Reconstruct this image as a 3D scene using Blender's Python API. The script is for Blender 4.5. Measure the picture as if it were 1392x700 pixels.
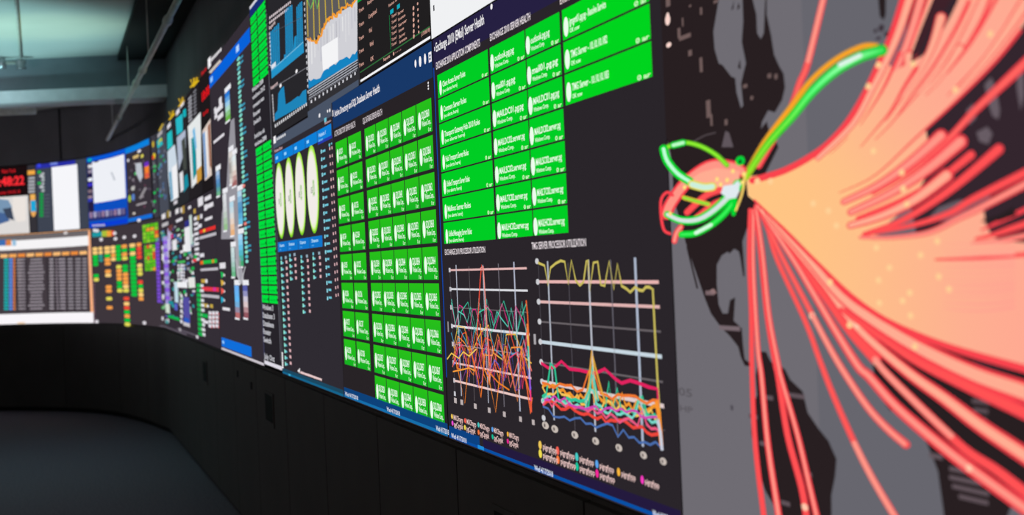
import bpy, math, random
from mathutils import Vector, Matrix
random.seed(7)
SC = bpy.context.scene
for o in list(bpy.data.objects): bpy.data.objects.remove(o, do_unlink=True)
COL = SC.collection

# ------------------------------------------------------------------ camera, world, lights
F = 2400.0; ROLL = 0.042; PIT = math.atan(4.6/F); H = 1.55
cp, sp, cr, sr = math.cos(PIT), math.sin(PIT), math.cos(ROLL), math.sin(ROLL)
FW = Vector((0, cp, sp)); U0 = Vector((0, -sp, cp)); R0 = Vector((1, 0, 0))
RT = R0*cr - U0*sr; UP = R0*sr + U0*cr
cd = bpy.data.cameras.new('camera'); cam = bpy.data.objects.new('camera', cd); COL.objects.link(cam)
M = Matrix((RT, UP, -FW)).transposed().to_4x4(); M.translation = (0, 0, H); cam.matrix_world = M
cd.sensor_width = 36; cd.lens = 36*F/1392; cd.clip_start = .05; cd.clip_end = 100
cd.dof.use_dof = True; cd.dof.focus_distance = 5.3; cd.dof.aperture_fstop = 4.8
SC.camera = cam
w = bpy.data.worlds.new('world'); SC.world = w; w.use_nodes = True
w.node_tree.nodes['Background'].inputs[0].default_value = (.75, .85, 1, 1)
w.node_tree.nodes['Background'].inputs[1].default_value = .045
SC.view_settings.view_transform = 'Standard'; SC.view_settings.look = 'None'
SC.view_settings.exposure = 0; SC.view_settings.gamma = 1; SC.view_settings.use_curve_mapping = False

def lamp(name, kind, loc, target, energy, color, **kw):
    l = bpy.data.lights.new(name, kind); l.energy = energy; l.color = color
    for k, v in kw.items(): setattr(l, k, v)
    o = bpy.data.objects.new(name, l); COL.objects.link(o); o.location = loc
    d = Vector(target)-Vector(loc); o.rotation_euler = d.to_track_quat('-Z', 'Y').to_euler()
    return o
lamp('teal_uplight', 'SPOT', (-5.4, 13.9, .5), (-5.35, 14.0, 3.56), 430, (.5, .97, 1.0), spot_size=math.radians(85), spot_blend=.4, shadow_soft_size=.2)
lamp('edge_tint_fill', 'SPOT', (-4.2, 13.6, .5), (-3.75, 14.0, 3.56), 80, (.85, 1.0, .4), spot_size=math.radians(36), spot_blend=.9, shadow_soft_size=.15)  # added spot, tints the edge of the lit ceiling yellow-green
lamp('beam_fill', 'SPOT', (-6.0, 11.5, 2.4), (-5.6, 16, 3.2), 190, (.95, .9, 1), spot_size=math.radians(38), spot_blend=.8, shadow_soft_size=.3)  # added spot that lifts the beam face and its flange
lamp('room_fill', 'AREA', (-6.0, 9.5, 3.45), (-5.6, 10.5, 0), 42, (1, .84, .82), size=5)  # added fill, brightens floor, cabinets and far wall
lamp('near_room_fill', 'AREA', (-3.5, 3.5, 3.4), (-1.2, 5.0, .3), 26, (1, .9, .82), size=3)  # added warm fill for the nearer cabinets

# ------------------------------------------------------------------ the plan of the display wall
def ray(x, y): return FW + RT*((x-696)/F) + UP*((350-y)/F)
LX = lambda y: -.265*y+1.157
CTRL = [(-9.6, 21.75), (-8.4, 21.75), (-7.2, 21.58), (-6.24, 21.26), (-5.73, 21.01), (-5.2, 20.6), (-4.83, 20.2),
        (-4.47, 19.66), (-4.18, 19.1), (-3.9, 18.48), (-3.66, 17.87), (LX(17.2), 17.2)]
def spline(P, n, last):
    out = []; Q = [P[0]]+P+[last]
    for i in range(1, len(Q)-2):
        p0, p1, p2, p3 = Q[i-1:i+3]
        for k in range(n):
            t = k/n
            out.append(tuple(.5*((2*b)+(-a+c)*t+(2*a-5*b+4*c-d)*t*t+(-a+3*b-3*c+d)*t**3) for a, b, c, d in zip(p0, p1, p2, p3)))
    return out
PL = spline(CTRL, 8, (LX(16.4), 16.4))+[(LX(17.2), 17.2), (LX(-1.0), -1.0)]
CUM = [0]
for a, b in zip(PL, PL[1:]): CUM.append(CUM[-1]+math.dist(a, b))
S0 = CUM[-2]; CUM = [c-S0 for c in CUM]
SEGN = []
for (ax, ay), (bx, by) in zip(PL, PL[1:]):
    l = math.hypot(bx-ax, by-ay); SEGN.append(((by-ay)/l, -(bx-ax)/l))   # points into the room
VN = []
for i in range(len(PL)):
    a = SEGN[max(i-1, 0)]; b = SEGN[min(i, len(SEGN)-1)]
    if i >= len(PL)-2: a = b = SEGN[-1]
    x, y = a[0]+b[0], a[1]+b[1]; l = math.hypot(x, y); VN.append((x/l, y/l))
def W(s, z, off=0.0):
    s = max(CUM[0]+1e-6, min(CUM[-1]-1e-6, s)); i = 0
    while CUM[i+1] < s: i += 1
    t = (s-CUM[i])/(CUM[i+1]-CUM[i])
    a, b, m, n = PL[i], PL[i+1], VN[i], VN[i+1]
    return (a[0]+(b[0]-a[0])*t+off*(m[0]+(n[0]-m[0])*t), a[1]+(b[1]-a[1])*t+off*(m[1]+(n[1]-m[1])*t), z)
def inv(x, y):
    d = ray(x, y); best = None
    for i in range(len(PL)-1):
        (ax, ay), (bx, by) = PL[i], PL[i+1]; ex, ey = bx-ax, by-ay
        den = d[0]*ey-d[1]*ex
        if abs(den) < 1e-9: continue
        t = (ax*ey-ay*ex)/den; v = (ax*d[1]-ay*d[0])/den
        if t > .5 and -1e-6 <= v <= 1+1e-6 and (best is None or t < best[0]): best = (t, CUM[i]+v*(CUM[i+1]-CUM[i]))
    return best[1], H+best[0]*d[2]
def at(x, y, Y):
    d = ray(x, y); t = Y/d[1]; return Vector((d[0]*t, Y, H+d[2]*t))

# ------------------------------------------------------------------ materials
def lin(c): return tuple((v/255/12.92 if v/255 <= .04045 else ((v/255+.055)/1.055)**2.4) for v in c)
def mat(name, c, rough=.7, metal=0, bump=None, noise=None, spec=.3):
    m = bpy.data.materials.new(name); m.use_nodes = True; nt = m.node_tree; b = nt.nodes['Principled BSDF']
    b.inputs['Base Color'].default_value = (*lin(c), 1); b.inputs['Roughness'].default_value = rough
    b.inputs['Metallic'].default_value = metal; b.inputs['Specular IOR Level'].default_value = spec
    if noise or bump:
        tc = nt.nodes.new('ShaderNodeTexCoord'); n = nt.nodes.new('ShaderNodeTexNoise')
        n.inputs['Scale'].default_value = noise[0] if noise else bump[0]; n.inputs['Detail'].default_value = 6
        nt.links.new(tc.outputs['Object'], n.inputs['Vector'])
        if noise:
            r = nt.nodes.new('ShaderNodeValToRGB'); k = noise[1]
            r.color_ramp.elements[0].color = (*[v*(1-k) for v in lin(c)], 1); r.color_ramp.elements[1].color = (*[min(1, v*(1+k)) for v in lin(c)], 1)
            r.color_ramp.elements[0].position = .3; r.color_ramp.elements[1].position = .7
            nt.links.new(n.outputs['Fac'], r.inputs['Fac']); nt.links.new(r.outputs['Color'], b.inputs['Base Color'])
        if bump:
            n2 = nt.nodes.new('ShaderNodeTexNoise'); n2.inputs['Scale'].default_value = bump[0]
            nt.links.new(tc.outputs['Object'], n2.inputs['Vector'])
            bp = nt.nodes.new('ShaderNodeBump'); bp.inputs['Strength'].default_value = bump[1]; bp.inputs['Distance'].default_value = .01
            nt.links.new(n2.outputs['Fac'], bp.inputs['Height']); nt.links.new(bp.outputs['Normal'], b.inputs['Normal'])
    return m
PIX = bpy.data.materials.new('display_pixels'); PIX.use_nodes = True
nt = PIX.node_tree; nt.nodes.clear()
e = nt.nodes.new('ShaderNodeEmission'); at_ = nt.nodes.new('ShaderNodeAttribute'); at_.attribute_name = 'pixel'
o_ = nt.nodes.new('ShaderNodeOutputMaterial'); nt.links.new(at_.outputs['Color'], e.inputs['Color']); nt.links.new(e.outputs[0], o_.inputs['Surface'])
PIX.cycles.emission_sampling = 'NONE'
CARPET = mat('dark_blue_carpet', (104, 98, 108), 1, noise=(60, .35), bump=(180, .5), spec=.05)
CABM = mat('black_laminate', (70, 64, 62), .55, noise=(3, .12), spec=.3)
CABD = mat('black_plinth', (14, 14, 14), .8)
SLOTM = mat('recess_black', (5, 5, 5), .9)
HOUSE = mat('display_housing_black', (9, 9, 10), .7)
WALLM = mat('charcoal_wall_paint', (118, 116, 120), .85, noise=(2, .1))
CEILM = mat('pale_ceiling_paint', (205, 210, 205), .9, noise=(1.5, .05))
SHADE_JOINT = mat('ceiling_shade_and_joint_black', (26, 26, 27), .9)  # shade of the ceiling strip as colour; also a wall joint
BEAMM = mat('grey_beam_paint', (120, 130, 138), .8, noise=(4, .08))
LIPM = mat('pale_flange_paint', (225, 225, 230), .6, noise=(8, .1))
PIPEM = mat('galvanised_conduit', (205, 208, 200), .5, .1, noise=(12, .15))
METM = mat('bare_metal', (160, 160, 165), .4, .8)

# ------------------------------------------------------------------ builders
def link(o, parent=None):
    COL.objects.link(o)
    if parent: o.parent = parent
    return o
def tag(o, label=None, cat=None, group=None, kind=None):
    if label: o['label'] = label
    if cat: o['category'] = cat
    if group: o['group'] = group
    if kind: o['kind'] = kind
    return o
_text = {}
def glyphs(t):
    if t not in _text:
        c = bpy.data.curves.new('t', 'FONT'); c.body = t; c.size = 1; c.resolution_u = 2; c.offset = .018; c.fill_mode = 'FRONT'
        o = bpy.data.objects.new('t', c); m = bpy.data.meshes.new_from_object(o)
        vs = [(v.co.x, v.co.y) for v in m.vertices]; fs = [tuple(p.vertices) for p in m.polygons]
        x0 = min(v[0] for v in vs); x1 = max(v[0] for v in vs)
        _text[t] = ([((x-x0)/(x1-x0), y/.7) for x, y in vs], fs)
        bpy.data.objects.remove(o); bpy.data.curves.remove(c); bpy.data.meshes.remove(m)
    return _text[t]
def loff(s, L): return .0012+L*(.0005 if s > .3 else .0025)
ORG = [Vector((0, 0, 0))]
class MB:
    "collects flat shapes lying on the display wall; colours are what the screen shows there"
    def __init__(g): g.v = []; g.f = []; g.c = []
    def sz(g, pts, c, L=1):
        i = len(g.v); g.v += [W(s, z, loff(s, L)) for s, z in pts]; g.f.append(tuple(range(i, i+len(pts))))
        g.c.append(c if isinstance(c, list) else [c]*len(pts)); return g
    def rsz(g, s0, s1, z0, z1, c, L=1):
        if s0 > s1: s0, s1 = s1, s0
        cuts = [s0]+[k for k in CUM if s0+1e-4 < k < s1-1e-4]+[s1]
        for a, b in zip(cuts, cuts[1:]): g.sz([(a, z0), (b, z0), (b, z1), (a, z1)], c, L)
        return g
    def rect(g, x0, y0, x1, y1, c, L=1):      # top-left and bottom-right corner as seen in the photograph
        a = inv(x0, y0); b = inv(x1, y1); return g.rsz(a[0], b[0], b[1], a[1], c, L)
    def ctr(g, cx, cy, w, h, c, L=1):
        return g.rsz(inv(cx-w/2, cy)[0], inv(cx+w/2, cy)[0], inv(cx, cy+h/2)[1], inv(cx, cy-h/2)[1], c, L)
    def poly(g, pts, c, L=1): return g.sz([inv(*p) for p in pts], c, L)
    def disc(g, cx, cy, w, h, c, L=1, n=20):
        s0 = inv(cx-w/2, cy)[0]; s1 = inv(cx+w/2, cy)[0]; z0 = inv(cx, cy+h/2)[1]; z1 = inv(cx, cy-h/2)[1]
        return g.sz([((s0+s1)/2+(s1-s0)/2*math.cos(k*2*math.pi/n), (z0+z1)/2+(z1-z0)/2*math.sin(k*2*math.pi/n)) for k in range(n)], c, L)
    def rib(g, pts, w, c, L=1, sm=0, caps=False):
        P = list(pts)
        if sm: P = spline(P, sm, P[-1])+[P[-1]]
        n = len(P); A = []; B = []
        for i, p in enumerate(P):
            a = P[max(i-1, 0)]; b = P[min(i+1, n-1)]; dx, dy = b[0]-a[0], b[1]-a[1]; l = math.hypot(dx, dy) or 1
            ww = (w[0]+(w[1]-w[0])*i/(n-1) if isinstance(w, tuple) else w)/2
            A.append(inv(p[0]-dy/l*ww, p[1]+dx/l*ww)); B.append(inv(p[0]+dy/l*ww, p[1]-dx/l*ww))
        for i in range(n-1):
            if isinstance(c, list):
                c0 = mix(c, i/(n-1)); c1 = mix(c, (i+1)/(n-1)); g.sz([A[i], A[i+1], B[i+1], B[i]], [c0, c1, c1, c0], L)
            else: g.sz([A[i], A[i+1], B[i+1], B[i]], c, L)
        if caps:
            for p, q, e in ((P[0], P[1], 0), (P[-1], P[-2], 1)):
                ww = (w[e] if isinstance(w, tuple) else w); cc = (c[-1] if e else c[0]) if isinstance(c, list) else c
                g.poly([(p[0]+ww/2*math.cos(k*math.pi/5), p[1]+ww/2*math.sin(k*math.pi/5)) for k in range(10)], cc, L)
        return g
    def szrib(g, P, w, c, L=1, ks=2.0):
        n = len(P); A = []; B = []
        for i, p in enumerate(P):
            a = P[max(i-1, 0)]; b = P[min(i+1, n-1)]; dx, dy = b[0]-a[0], b[1]-a[1]; l = math.hypot(dx, dy) or 1
            A.append((p[0]-dy/l*w/2*ks, p[1]+dx/l*w/2)); B.append((p[0]+dy/l*w/2*ks, p[1]-dx/l*w/2))
        for i in range(n-1): g.sz([A[i], A[i+1], B[i+1], B[i]], c, L)
        return g
    def text(g, t, x0, y0, x1, y1, c, L=2):    # capital height between the two corners
        a = inv(x0, y0); b = inv(x1, y1); return g.tsz(t, a[0], b[0], b[1], a[1], c, L)
    def tx(g, t, xa, ya, xb, cap, c, L=2):    # left end of the baseline, right end, capital height
        s0, z0 = inv(xa, ya); z1 = inv(xa, ya-cap)[1]
        yb = ya
        for _ in range(12):                      # follow the baseline to its right end
            s1, zz_ = inv(xb, yb); yb += (zz_-z0)*F/Vector(W(s1, z0)).y
        return g.tsz(t, s0, s1, z0, z1, c, L)
    def tsz(g, t, s0, s1, z0, z1, c, L=2):
        vs, fs = glyphs(t); i = len(g.v)
        for x, y in vs:
            s = s0+(s1-s0)*x; g.v.append(W(s, z0+(z1-z0)*y, loff(s, L)))
        for f in fs: g.f.append(tuple(k+i for k in f)); g.c.append([c]*len(f))
        return g
    def build(g, name, parent, label=None):
        if not g.f: return None
        m = bpy.data.meshes.new(name); org = parent.matrix_world.translation if parent else Vector((0, 0, 0))
        org = PO.get(parent.name, Vector((0, 0, 0))) if parent else Vector((0, 0, 0))
        m.from_pydata([Vector(v)-org for v in g.v], [], g.f); ca = m.color_attributes.new('pixel', 'FLOAT_COLOR', 'CORNER')
        i = 0
        for p, cs in zip(m.polygons, g.c):
            for k in range(p.loop_total): ca.data[p.loop_start+k].color = (*lin(cs[k]), 1)
        m.materials.append(PIX); o = bpy.data.objects.new(name, m); link(o, parent); PO[o.name] = org
        if label: o['label'] = label
        return o
PO = {}
def mix(c, t):
    t = max(0, min(.9999, t))*(len(c)-1); i = int(t); u = t-i
    return tuple(a+(b-a)*u for a, b in zip(c[i], c[i+1]))
def solid(name, V, Fc, m, parent=None, smooth=False):
    org = PO.get(parent.name, Vector((0, 0, 0))) if parent else Vector((0, 0, 0))
    me = bpy.data.meshes.new(name); me.from_pydata([Vector(v)-org for v in V], [], Fc); me.materials.append(m)
    if smooth:
        for p in me.polygons: p.use_smooth = True
    o = bpy.data.objects.new(name, me); link(o, parent); PO[o.name] = org; return o
def slab(name, s0, s1, z0, z1, o0, o1, m, parent=None):
    "box following the wall's curve, from depth o0 (back) to o1 (front)"
    cuts = [s0]+[k for k in CUM if s0+1e-4 < k < s1-1e-4]+[s1]; V = []; Fc = []
    for s in cuts: V += [W(s, z0, o0), W(s, z0, o1), W(s, z1, o1), W(s, z1, o0)]
    for i in range(len(cuts)-1):
        a = 4*i; b = a+4
        for k in range(4): Fc.append((a+k, a+(k+1) % 4, b+(k+1) % 4, b+k))
    Fc += [(3, 2, 1, 0), (len(V)-4, len(V)-3, len(V)-2, len(V)-1)]
    return solid(name, V, Fc, m, parent)
def thing(name, s, z, label, cat, group=None):
    o = bpy.data.objects.new(name, None); o.location = W(s, z, 0); o.empty_display_size = .1; COL.objects.link(o)
    PO[o.name] = Vector(o.location); return tag(o, label, cat, group)
def screen(name, s0, s1, z0, z1, bg, label, cat='screen', group=None):
    g = .004; t = thing(name, (s0+s1)/2, z0, label, cat, group)
    slab('housing', s0+g, s1-g, z0+.002, z1-.002, -.14, -.001, HOUSE, t)
    MB().rsz(s0+g*.6, s1-g*.6, z0+.002, z1-.002, bg, 0).build('display_panel', t)
    return t
def tube(name, P, r, m, parent=None, n=12):
    P = [Vector(p) for p in P]; V = []; Fc = []
    for i, p in enumerate(P):
        d = (P[min(i+1, len(P)-1)]-P[max(i-1, 0)]).normalized(); q = d.cross(Vector((0, 0, 1)))
        if q.length < .01: q = d.cross(Vector((1, 0, 0)))
        q.normalize(); u = q.cross(d); rr = r[i] if isinstance(r, list) else r
        V += [p+q*rr*math.cos(k*2*math.pi/n)+u*rr*math.sin(k*2*math.pi/n) for k in range(n)]
    for i in range(len(P)-1):
        for k in range(n): Fc.append((i*n+k, i*n+(k+1) % n, (i+1)*n+(k+1) % n, (i+1)*n+k))
    Fc += [tuple(range(n))[::-1], tuple(range(len(V)-n, len(V)))]
    return solid(name, V, Fc, m, parent, True)
def box(name, x0, x1, y0, y1, z0, z1, m, parent=None):
    V = [(x, y, z) for z in (z0, z1) for x, y in ((x0, y0), (x1, y0), (x1, y1), (x0, y1))]
    return solid(name, V, [(3, 2, 1, 0), (4, 5, 6, 7), (0, 1, 5, 4), (1, 2, 6, 5), (2, 3, 7, 6), (3, 0, 4, 7)], m, parent)

# ------------------------------------------------------------------ the room
ZB, ZM, ZT, ZC = 1.04, 2.203, 2.94, 3.563
ST = dict(kind='structure')
tag(box('floor', -12, 6, -4, 24, -.1, 0, CARPET), **ST)
tag(box('ceiling', -12, 6, -4, 24, ZC, ZC+.12, CEILM), **ST)
tag(slab('wall_display', CUM[0]+.01, CUM[-1]-.01, 0, ZC, -.62, -.5, WALLM), **ST)
tag(slab('wall_header', CUM[0]+.01, CUM[-1]-.01, ZT+.002, ZC, -.5, -.015, WALLM), **ST)
tag(box('wall_left', -12, -11.9, -4, 24, 0, ZC, WALLM), **ST)
tag(box('wall_rear', -12, 6, -4.1, -4, 0, ZC, WALLM), **ST)
tag(slab('trim_shade', -1.6, CUM[-1]-.2, ZC-.05, ZC, -.014, .40, SHADE_JOINT), **ST)             # black strip put in for the ceiling's shade over the screens
b0, b1 = at(0, 125, 16).z, at(0, 141, 16).z
bx = W(1.0, 0)[0]
tag(box('trim_2', -11.8, -2.95, 16.0, 16.3, 3.27, ZC, BEAMM), **ST)
tag(box('trim_3', -11.8, -2.95, 15.9, 16.4, 3.16, 3.27, LIPM), **ST)
tag(slab('trim_4', -6.25, -6.235, ZT+.01, ZC, -.014, -.006, SHADE_JOINT), **ST)
tag(slab('trim_5', -3.92, -3.9, ZT+.01, ZC-.02, -.014, -.004, SLOTM), **ST)

# conduit that runs along the screens under the ceiling
p0 = Vector((-.55, 5.2, 3.08)); p1 = Vector((-4.42, 19.55, 3.08)); dv = (p1-p0)
ct = bpy.data.objects.new('ceiling_conduit', None); COL.objects.link(ct); ct.location = p0; PO[ct.name] = p0.copy()
tag(ct, 'long pale metal conduit slanting down under the ceiling towards the far screens', 'pipe')
tube('pipe', [p0, p1], .021, PIPEM, ct)
for Y in (8.2, 10.6, 13.1, 14.0, 16.9):
    c = p0+dv*((Y-5.2)/14.35); u = dv.normalized()
    tube('coupling', [c-u*.06, c-u*.05, c+u*.05, c+u*.06], [.022, .03, .03, .022], PIPEM, ct)
for Y in (9.0, 12.4, 15.0, 18.2):
    c = p0+dv*((Y-5.2)/14.35); tube('hanger_rod', [c+Vector((0, 0, .02)), (c.x, c.y, ZC)], .005, PIPEM, ct, 6)
# thin pipes fixed under the pale ceiling
q0, q1 = Vector((-2.5, 9.0, ZC-.025)), Vector((-4.32, 15.8, ZC-.025))
t = bpy.data.objects.new('sprinkler_pipe', None); COL.objects.link(t); t.location = q0; PO[t.name] = q0.copy()
tag(t, 'thin pale pipe under the ceiling with a junction fitting, left of the conduit', 'pipe')
tube('pipe', [q0, q1], .011, PIPEM, t, 8); tube('branch_pipe', [q1+Vector((0, 0, -.03)), q1+Vector((-3.4, -.6, -.03))], .016, PIPEM, t, 8)
tube('fitting', [q1+Vector((0, 0, -.0)), q1+Vector((0, 0, -.03)), q1+Vector((0, 0, -.07)), q1+Vector((0, 0, -.085))], [.045, .05, .035, .055], METM, t)
tube('fitting', [q1+Vector((-.16, -.03, .02)), q1+Vector((-.16, -.03, -.08))], [.03, .04], METM, t)
# ceiling duct end at the upper left under the beam
tag(tube('round_duct', [at(0, 149, 18.6)+Vector((-4, 0, 0)), at(48, 149, 18.6)], .05, PIPEM), 'short pinkish grey pipe below the beam at the left edge', 'pipe')

# ------------------------------------------------------------------ base cabinets under the screens
def cabinet(s0, s1, where, slot=None, locks=()):
    t = thing('base_cabinet', (s0+s1)/2, 0, where, 'cabinet', 'black base cabinets under the screens')
    slab('body', s0+.001, s1-.001, .05, 1.03, -.45, -.02, CABM, t)
    slab('plinth', s0+.001, s1-.001, 0, .05, -.40, -.035, CABD, t)
    d = slab('door', s0+.006, s1-.006, .055, 1.018, -.0195, 0, CABM, t)
    if slot:
        a, b = slot; fr = slab('pull_handle', a, b, .735, .915, .0003, .006, CABM, d)
        slab('recess', a+.03, b-.03, .76, .90, .0062, .0072, SLOTM, fr)
    for a, z in locks: slab('lock', a-.03, a+.03, z-.02, z+.02, .0003, .004, SLOTM, d)
    return t
edges = [-9.2, -7.9, -6.6, -5.3, -4.0, -2.51, -1.2, .05, 1.3, 2.35, 3.6, 5.1, 6.39, 7.57, 8.83, 10.07, 11.31, 12.56, 13.8, 15.04, 16.3, 17.5]
desc = {
 -9.2: 'black cabinet outside the left edge of the curved row', -7.9: 'black cabinet at the far left start of the curved row', -6.6: 'black curved cabinet left of the white bordered table screen',
 -5.3: 'black curved cabinet under the left side of the table screen', -4.0: 'black curved cabinet under the right side of the table screen',
 -2.51: 'black curved cabinet under the coloured status matrix, left half', -1.2: 'black curved cabinet under the coloured status matrix, right half',
 .05: 'dark grey cabinet just right of the bend, first of the straight row', 1.3: 'narrow dark cabinet second from the bend', 2.35: 'black cabinet third from the bend under the diagrams',
 3.6: 'black cabinet with a small recessed handle, fourth from the bend', 5.1: 'black cabinet without handle right of the small recessed handle', 6.39: 'narrow black cabinet with two small locks under the blue button',
 7.57: 'black cabinet with the large recessed handle under the narrow green list', 8.83: 'black cabinet under the four green gauges', 10.07: 'black cabinet under the left edge of the green tile grid',
 11.31: 'black cabinet under the right edge of the green tile grid', 12.56: 'black cabinet with a recessed handle under the jagged line charts', 13.8: 'black cabinet below the boundary of chart screen and map',
 15.04: 'black cabinet under the left of the world map', 16.3: 'black cabinet under the right of the world map'}
for a, b in zip(edges, edges[1:]):
    cabinet(a, b, desc[a], {3.6: (4.15, 4.5), 7.57: (8.0, 8.36), 12.56: (12.98, 13.36)}.get(a), ((6.62, .93), (7.35, .9)) if a == 6.39 else ())

# ------------------------------------------------------------------ right: world map of network attacks
K = (40, 31, 33); GR = (111, 108, 115); GR2 = (103, 102, 110)
WH = (245, 242, 245); GREEN = (0, 208, 38)
t = screen('map_screen', 14.43, 17.8, ZB, ZT, GR, 'large world map screen with red arcs fanning out from one point')
land = MB()
def lp(p, c=K, L=1): land.poly(p, c, L)
MB().rsz(15.045, 17.79, ZB+.004, ZT-.004, GR2, 1).build('ocean', t)
lp([(891, -200), (975, -200), (978.6, 0), (971.4, 43), (973, 66), (978.6, 86), (984, 88.6), (995.7, 104), (1001, 106), (1003, 126), (1009, 147), (1012, 143),
    (1009, 114), (1012, 100), (1015.7, 86), (1010, 57), (1012, 28.6), (1011, 0), (1010, -200), (1028, -200), (1025, 0), (1030, 20), (1031, 45), (1036, 53), (1040, 45), (1041, 20), (1042, 0), (1040, -200), (1046, -200), (1044, 0),
    (1044, 20), (1050, 48), (1054, 74), (1061, 90), (1067, 100), (1069, 119), (1065, 136), (1055, 153), (1046, 150), (1038, 165), (1036, 175), (1044, 165), (1048, 180), (1055, 188), (1060, 200), (1040, 240), (1024, 290),
    (1017, 311), (1011, 328), (1014, 375), (1012, 376), (1008, 350), (1006, 342), (1000, 338), (993, 345), (991, 342), (983, 347), (976, 360), (976, 386), (978.6, 414), (984, 426), (991, 426), (994, 408), (1001, 404), (999, 436),
    (1010, 446), (1012, 471), (1014, 488), (1022, 494), (1024, 498), (1014, 497), (1009, 486), (1005, 471), (994, 457), (981, 444), (968, 426), (960, 406), (951, 380), (943, 357), (934, 331), (926, 300), (917, 270), (916, 235), (913, 208), (906.8, 184)], K, 2)
lp([(1036, 478), (1043, 478), (1050, 492), (1062, 497), (1069, 502), (1076, 516), (1093, 532), (1100, 561), (1115, 583), (1128, 599), (1139, 624), (1137, 648), (1132, 673), (1133, 785), (1060, 785), (1055, 689), (1042, 667), (1031, 632), (1023, 589), (1023, 556), (1031, 537), (1029, 510)], K, 2)
lp([(1185, 470), (1191, 515), (1203, 545), (1213, 559), (1219, 547), (1240, 562), (1262, 602), (1277, 640), (1286, 705), (1340, 785), (1380, 680), (1540, 640), (1540, 420), (1260, 420)], K, 2)
lp([(1194, -180), (1208, -180), (1206, 20), (1203, 28), (1198, 22), (1196, 0)], K, 2)
for x, y, a, b in ((1192, 42, 5, 6), (1200, 38, 8, 10), (1208, 46, 9, 7), (1214, 40, 6, 9), (1196, 52, 8, 4)): land.disc(x, y, a, b, (60, 50, 58), 2)
lp([(1232, 60), (1262, -180), (1540, -180), (1540, 520), (1330, 500), (1250, 330), (1225, 200)], (52, 38, 46), 2)
land.build('continents', t)
m = MB()
for p in ([(1341, 115), (1350, 105), (1357, 120), (1362, 150), (1360, 162), (1352, 158), (1346, 140)], [(1386, 90), (1395, 80), (1395, 130), (1390, 150), (1385, 120)], [(1262, 300), (1278, 282), (1305, 272), (1330, 270), (1350, 262), (1345, 285), (1300, 300)],
          [(1330, 180), (1345, 172), (1352, 182), (1346, 196), (1334, 192)], [(1316, 150), (1326, 140), (1330, 160), (1320, 170)]): m.poly(p, (104, 92, 100), 3)
for p in ([(1000, 0), (996, 14), (999, 12)], [(1006, 3), (1004, 14), (1008, 10)], [(1008, 80), (1005, 92), (1009, 94)]): m.poly(p, K, 3)
for x, y, a, b in ((975, 2, 6, 4), (925, 45, 4, 14), (933, 50, 16, 6), (930, 30, 2, 12), (955, 15, 3, 10), (940, 72, 5, 8), (955, 88, 4, 20), (965, 148, 6, 24), (989, 166, 4, 8), (1015, 117, 6, 5), (1024, 133, 4, 5),
                   (1048, 103, 5, 6), (1057, 104, 4, 7), (969, 163, 3, 16), (910, 2, 6, 14), (940, 8, 3, 3), (1066, 182, 3, 3)): m.ctr(x, y, a, b, (112, 92, 90), 3)
m.poly([(983, 200), (988, 178), (993, 180), (999, 200)], (96, 86, 92), 3); m.rib([(945, 192), (960, 184), (975, 180)], 2, (80, 70, 74), 3)
m.poly([(966, 395), (972, 392), (976, 398), (970, 401)], (150, 120, 120), 3); m.ctr(967, 398, 12, 6, (120, 100, 104), 3)
m.ctr(994, 446, 28, 6, (120, 104, 110), 3); m.rib([(936, 335), (942, 360), (950, 392)], 2.5, K, 3)
for x, y, a in ((1085, 538, 22), (1045, 540, 16), (1026, 566, 12), (1040, 603, 10), (1070, 684, 12), (1103, 645, 6)): m.ctr(x, y, a, 6, (96, 82, 88), 3)
for r in range(3): m.ctr(1336, 546+r*12, 24-r*4, 6, (92, 78, 84), 3)
for r, (x, a) in enumerate(((1310, 34), (1315, 44), (1322, 50), (1326, 40))): m.ctr(x, 640+r*13, a, 6, (98, 84, 90), 3)
m.ctr(1275, 620, 18, 7, (98, 84, 90), 3)
m.text('05', 924, 526, 943, 540, (92, 88, 94), 3); m.text('HP', 926, 550, 944, 562, (92, 88, 94), 3); m.disc(997, 554, 4, 8, (80, 76, 84), 3)
m.build('map_marks', t)
m = MB()
for x, y, a, b in ((909.5, 27, 7, 15), (911, 61, 7, 7), (909.5, 20, 4, 6)): MB().disc(x, y, a, b, (250, 215, 205), 3).build('map_marker', t)
# the arcs
RED = (250, 68, 78); RD2 = (255, 84, 84); SAL = (255, 150, 135); SAL2 = (255, 172, 146); ORA = (254, 190, 140); YOR = (255, 198, 132)
AL = [4]
def arc(pts, w, core=SAL, cw=.5, edge=RED, node=None, sm=5):
    (xa, ya), (xb, yb) = pts[-2:]
    if xb >= 1395 or yb <= -10 or yb >= 705:      # arcs leaving the view carry on over the map
        k = min(110, 80 if yb >= 705 else 110)/math.hypot(xb-xa, yb-ya); pts = list(pts)+[(xb+(xb-xa)*k, yb+(yb-ya)*k)]
    AL[0] += .35; g = MB().rib(pts, w, edge, AL[0], sm, True)
    if core:
        ww = tuple(k*cw for k in w) if isinstance(w, tuple) else w*cw; AL[0] += .35; g.rib(pts, ww, core, AL[0], sm, True)
    if node: g.disc(node[0], node[1], 9, 10, (255, 200, 170), AL[0]+.3)
    g.build('attack_arc', t); AL[0] += .1
S_ = (1030, 262)
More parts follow.
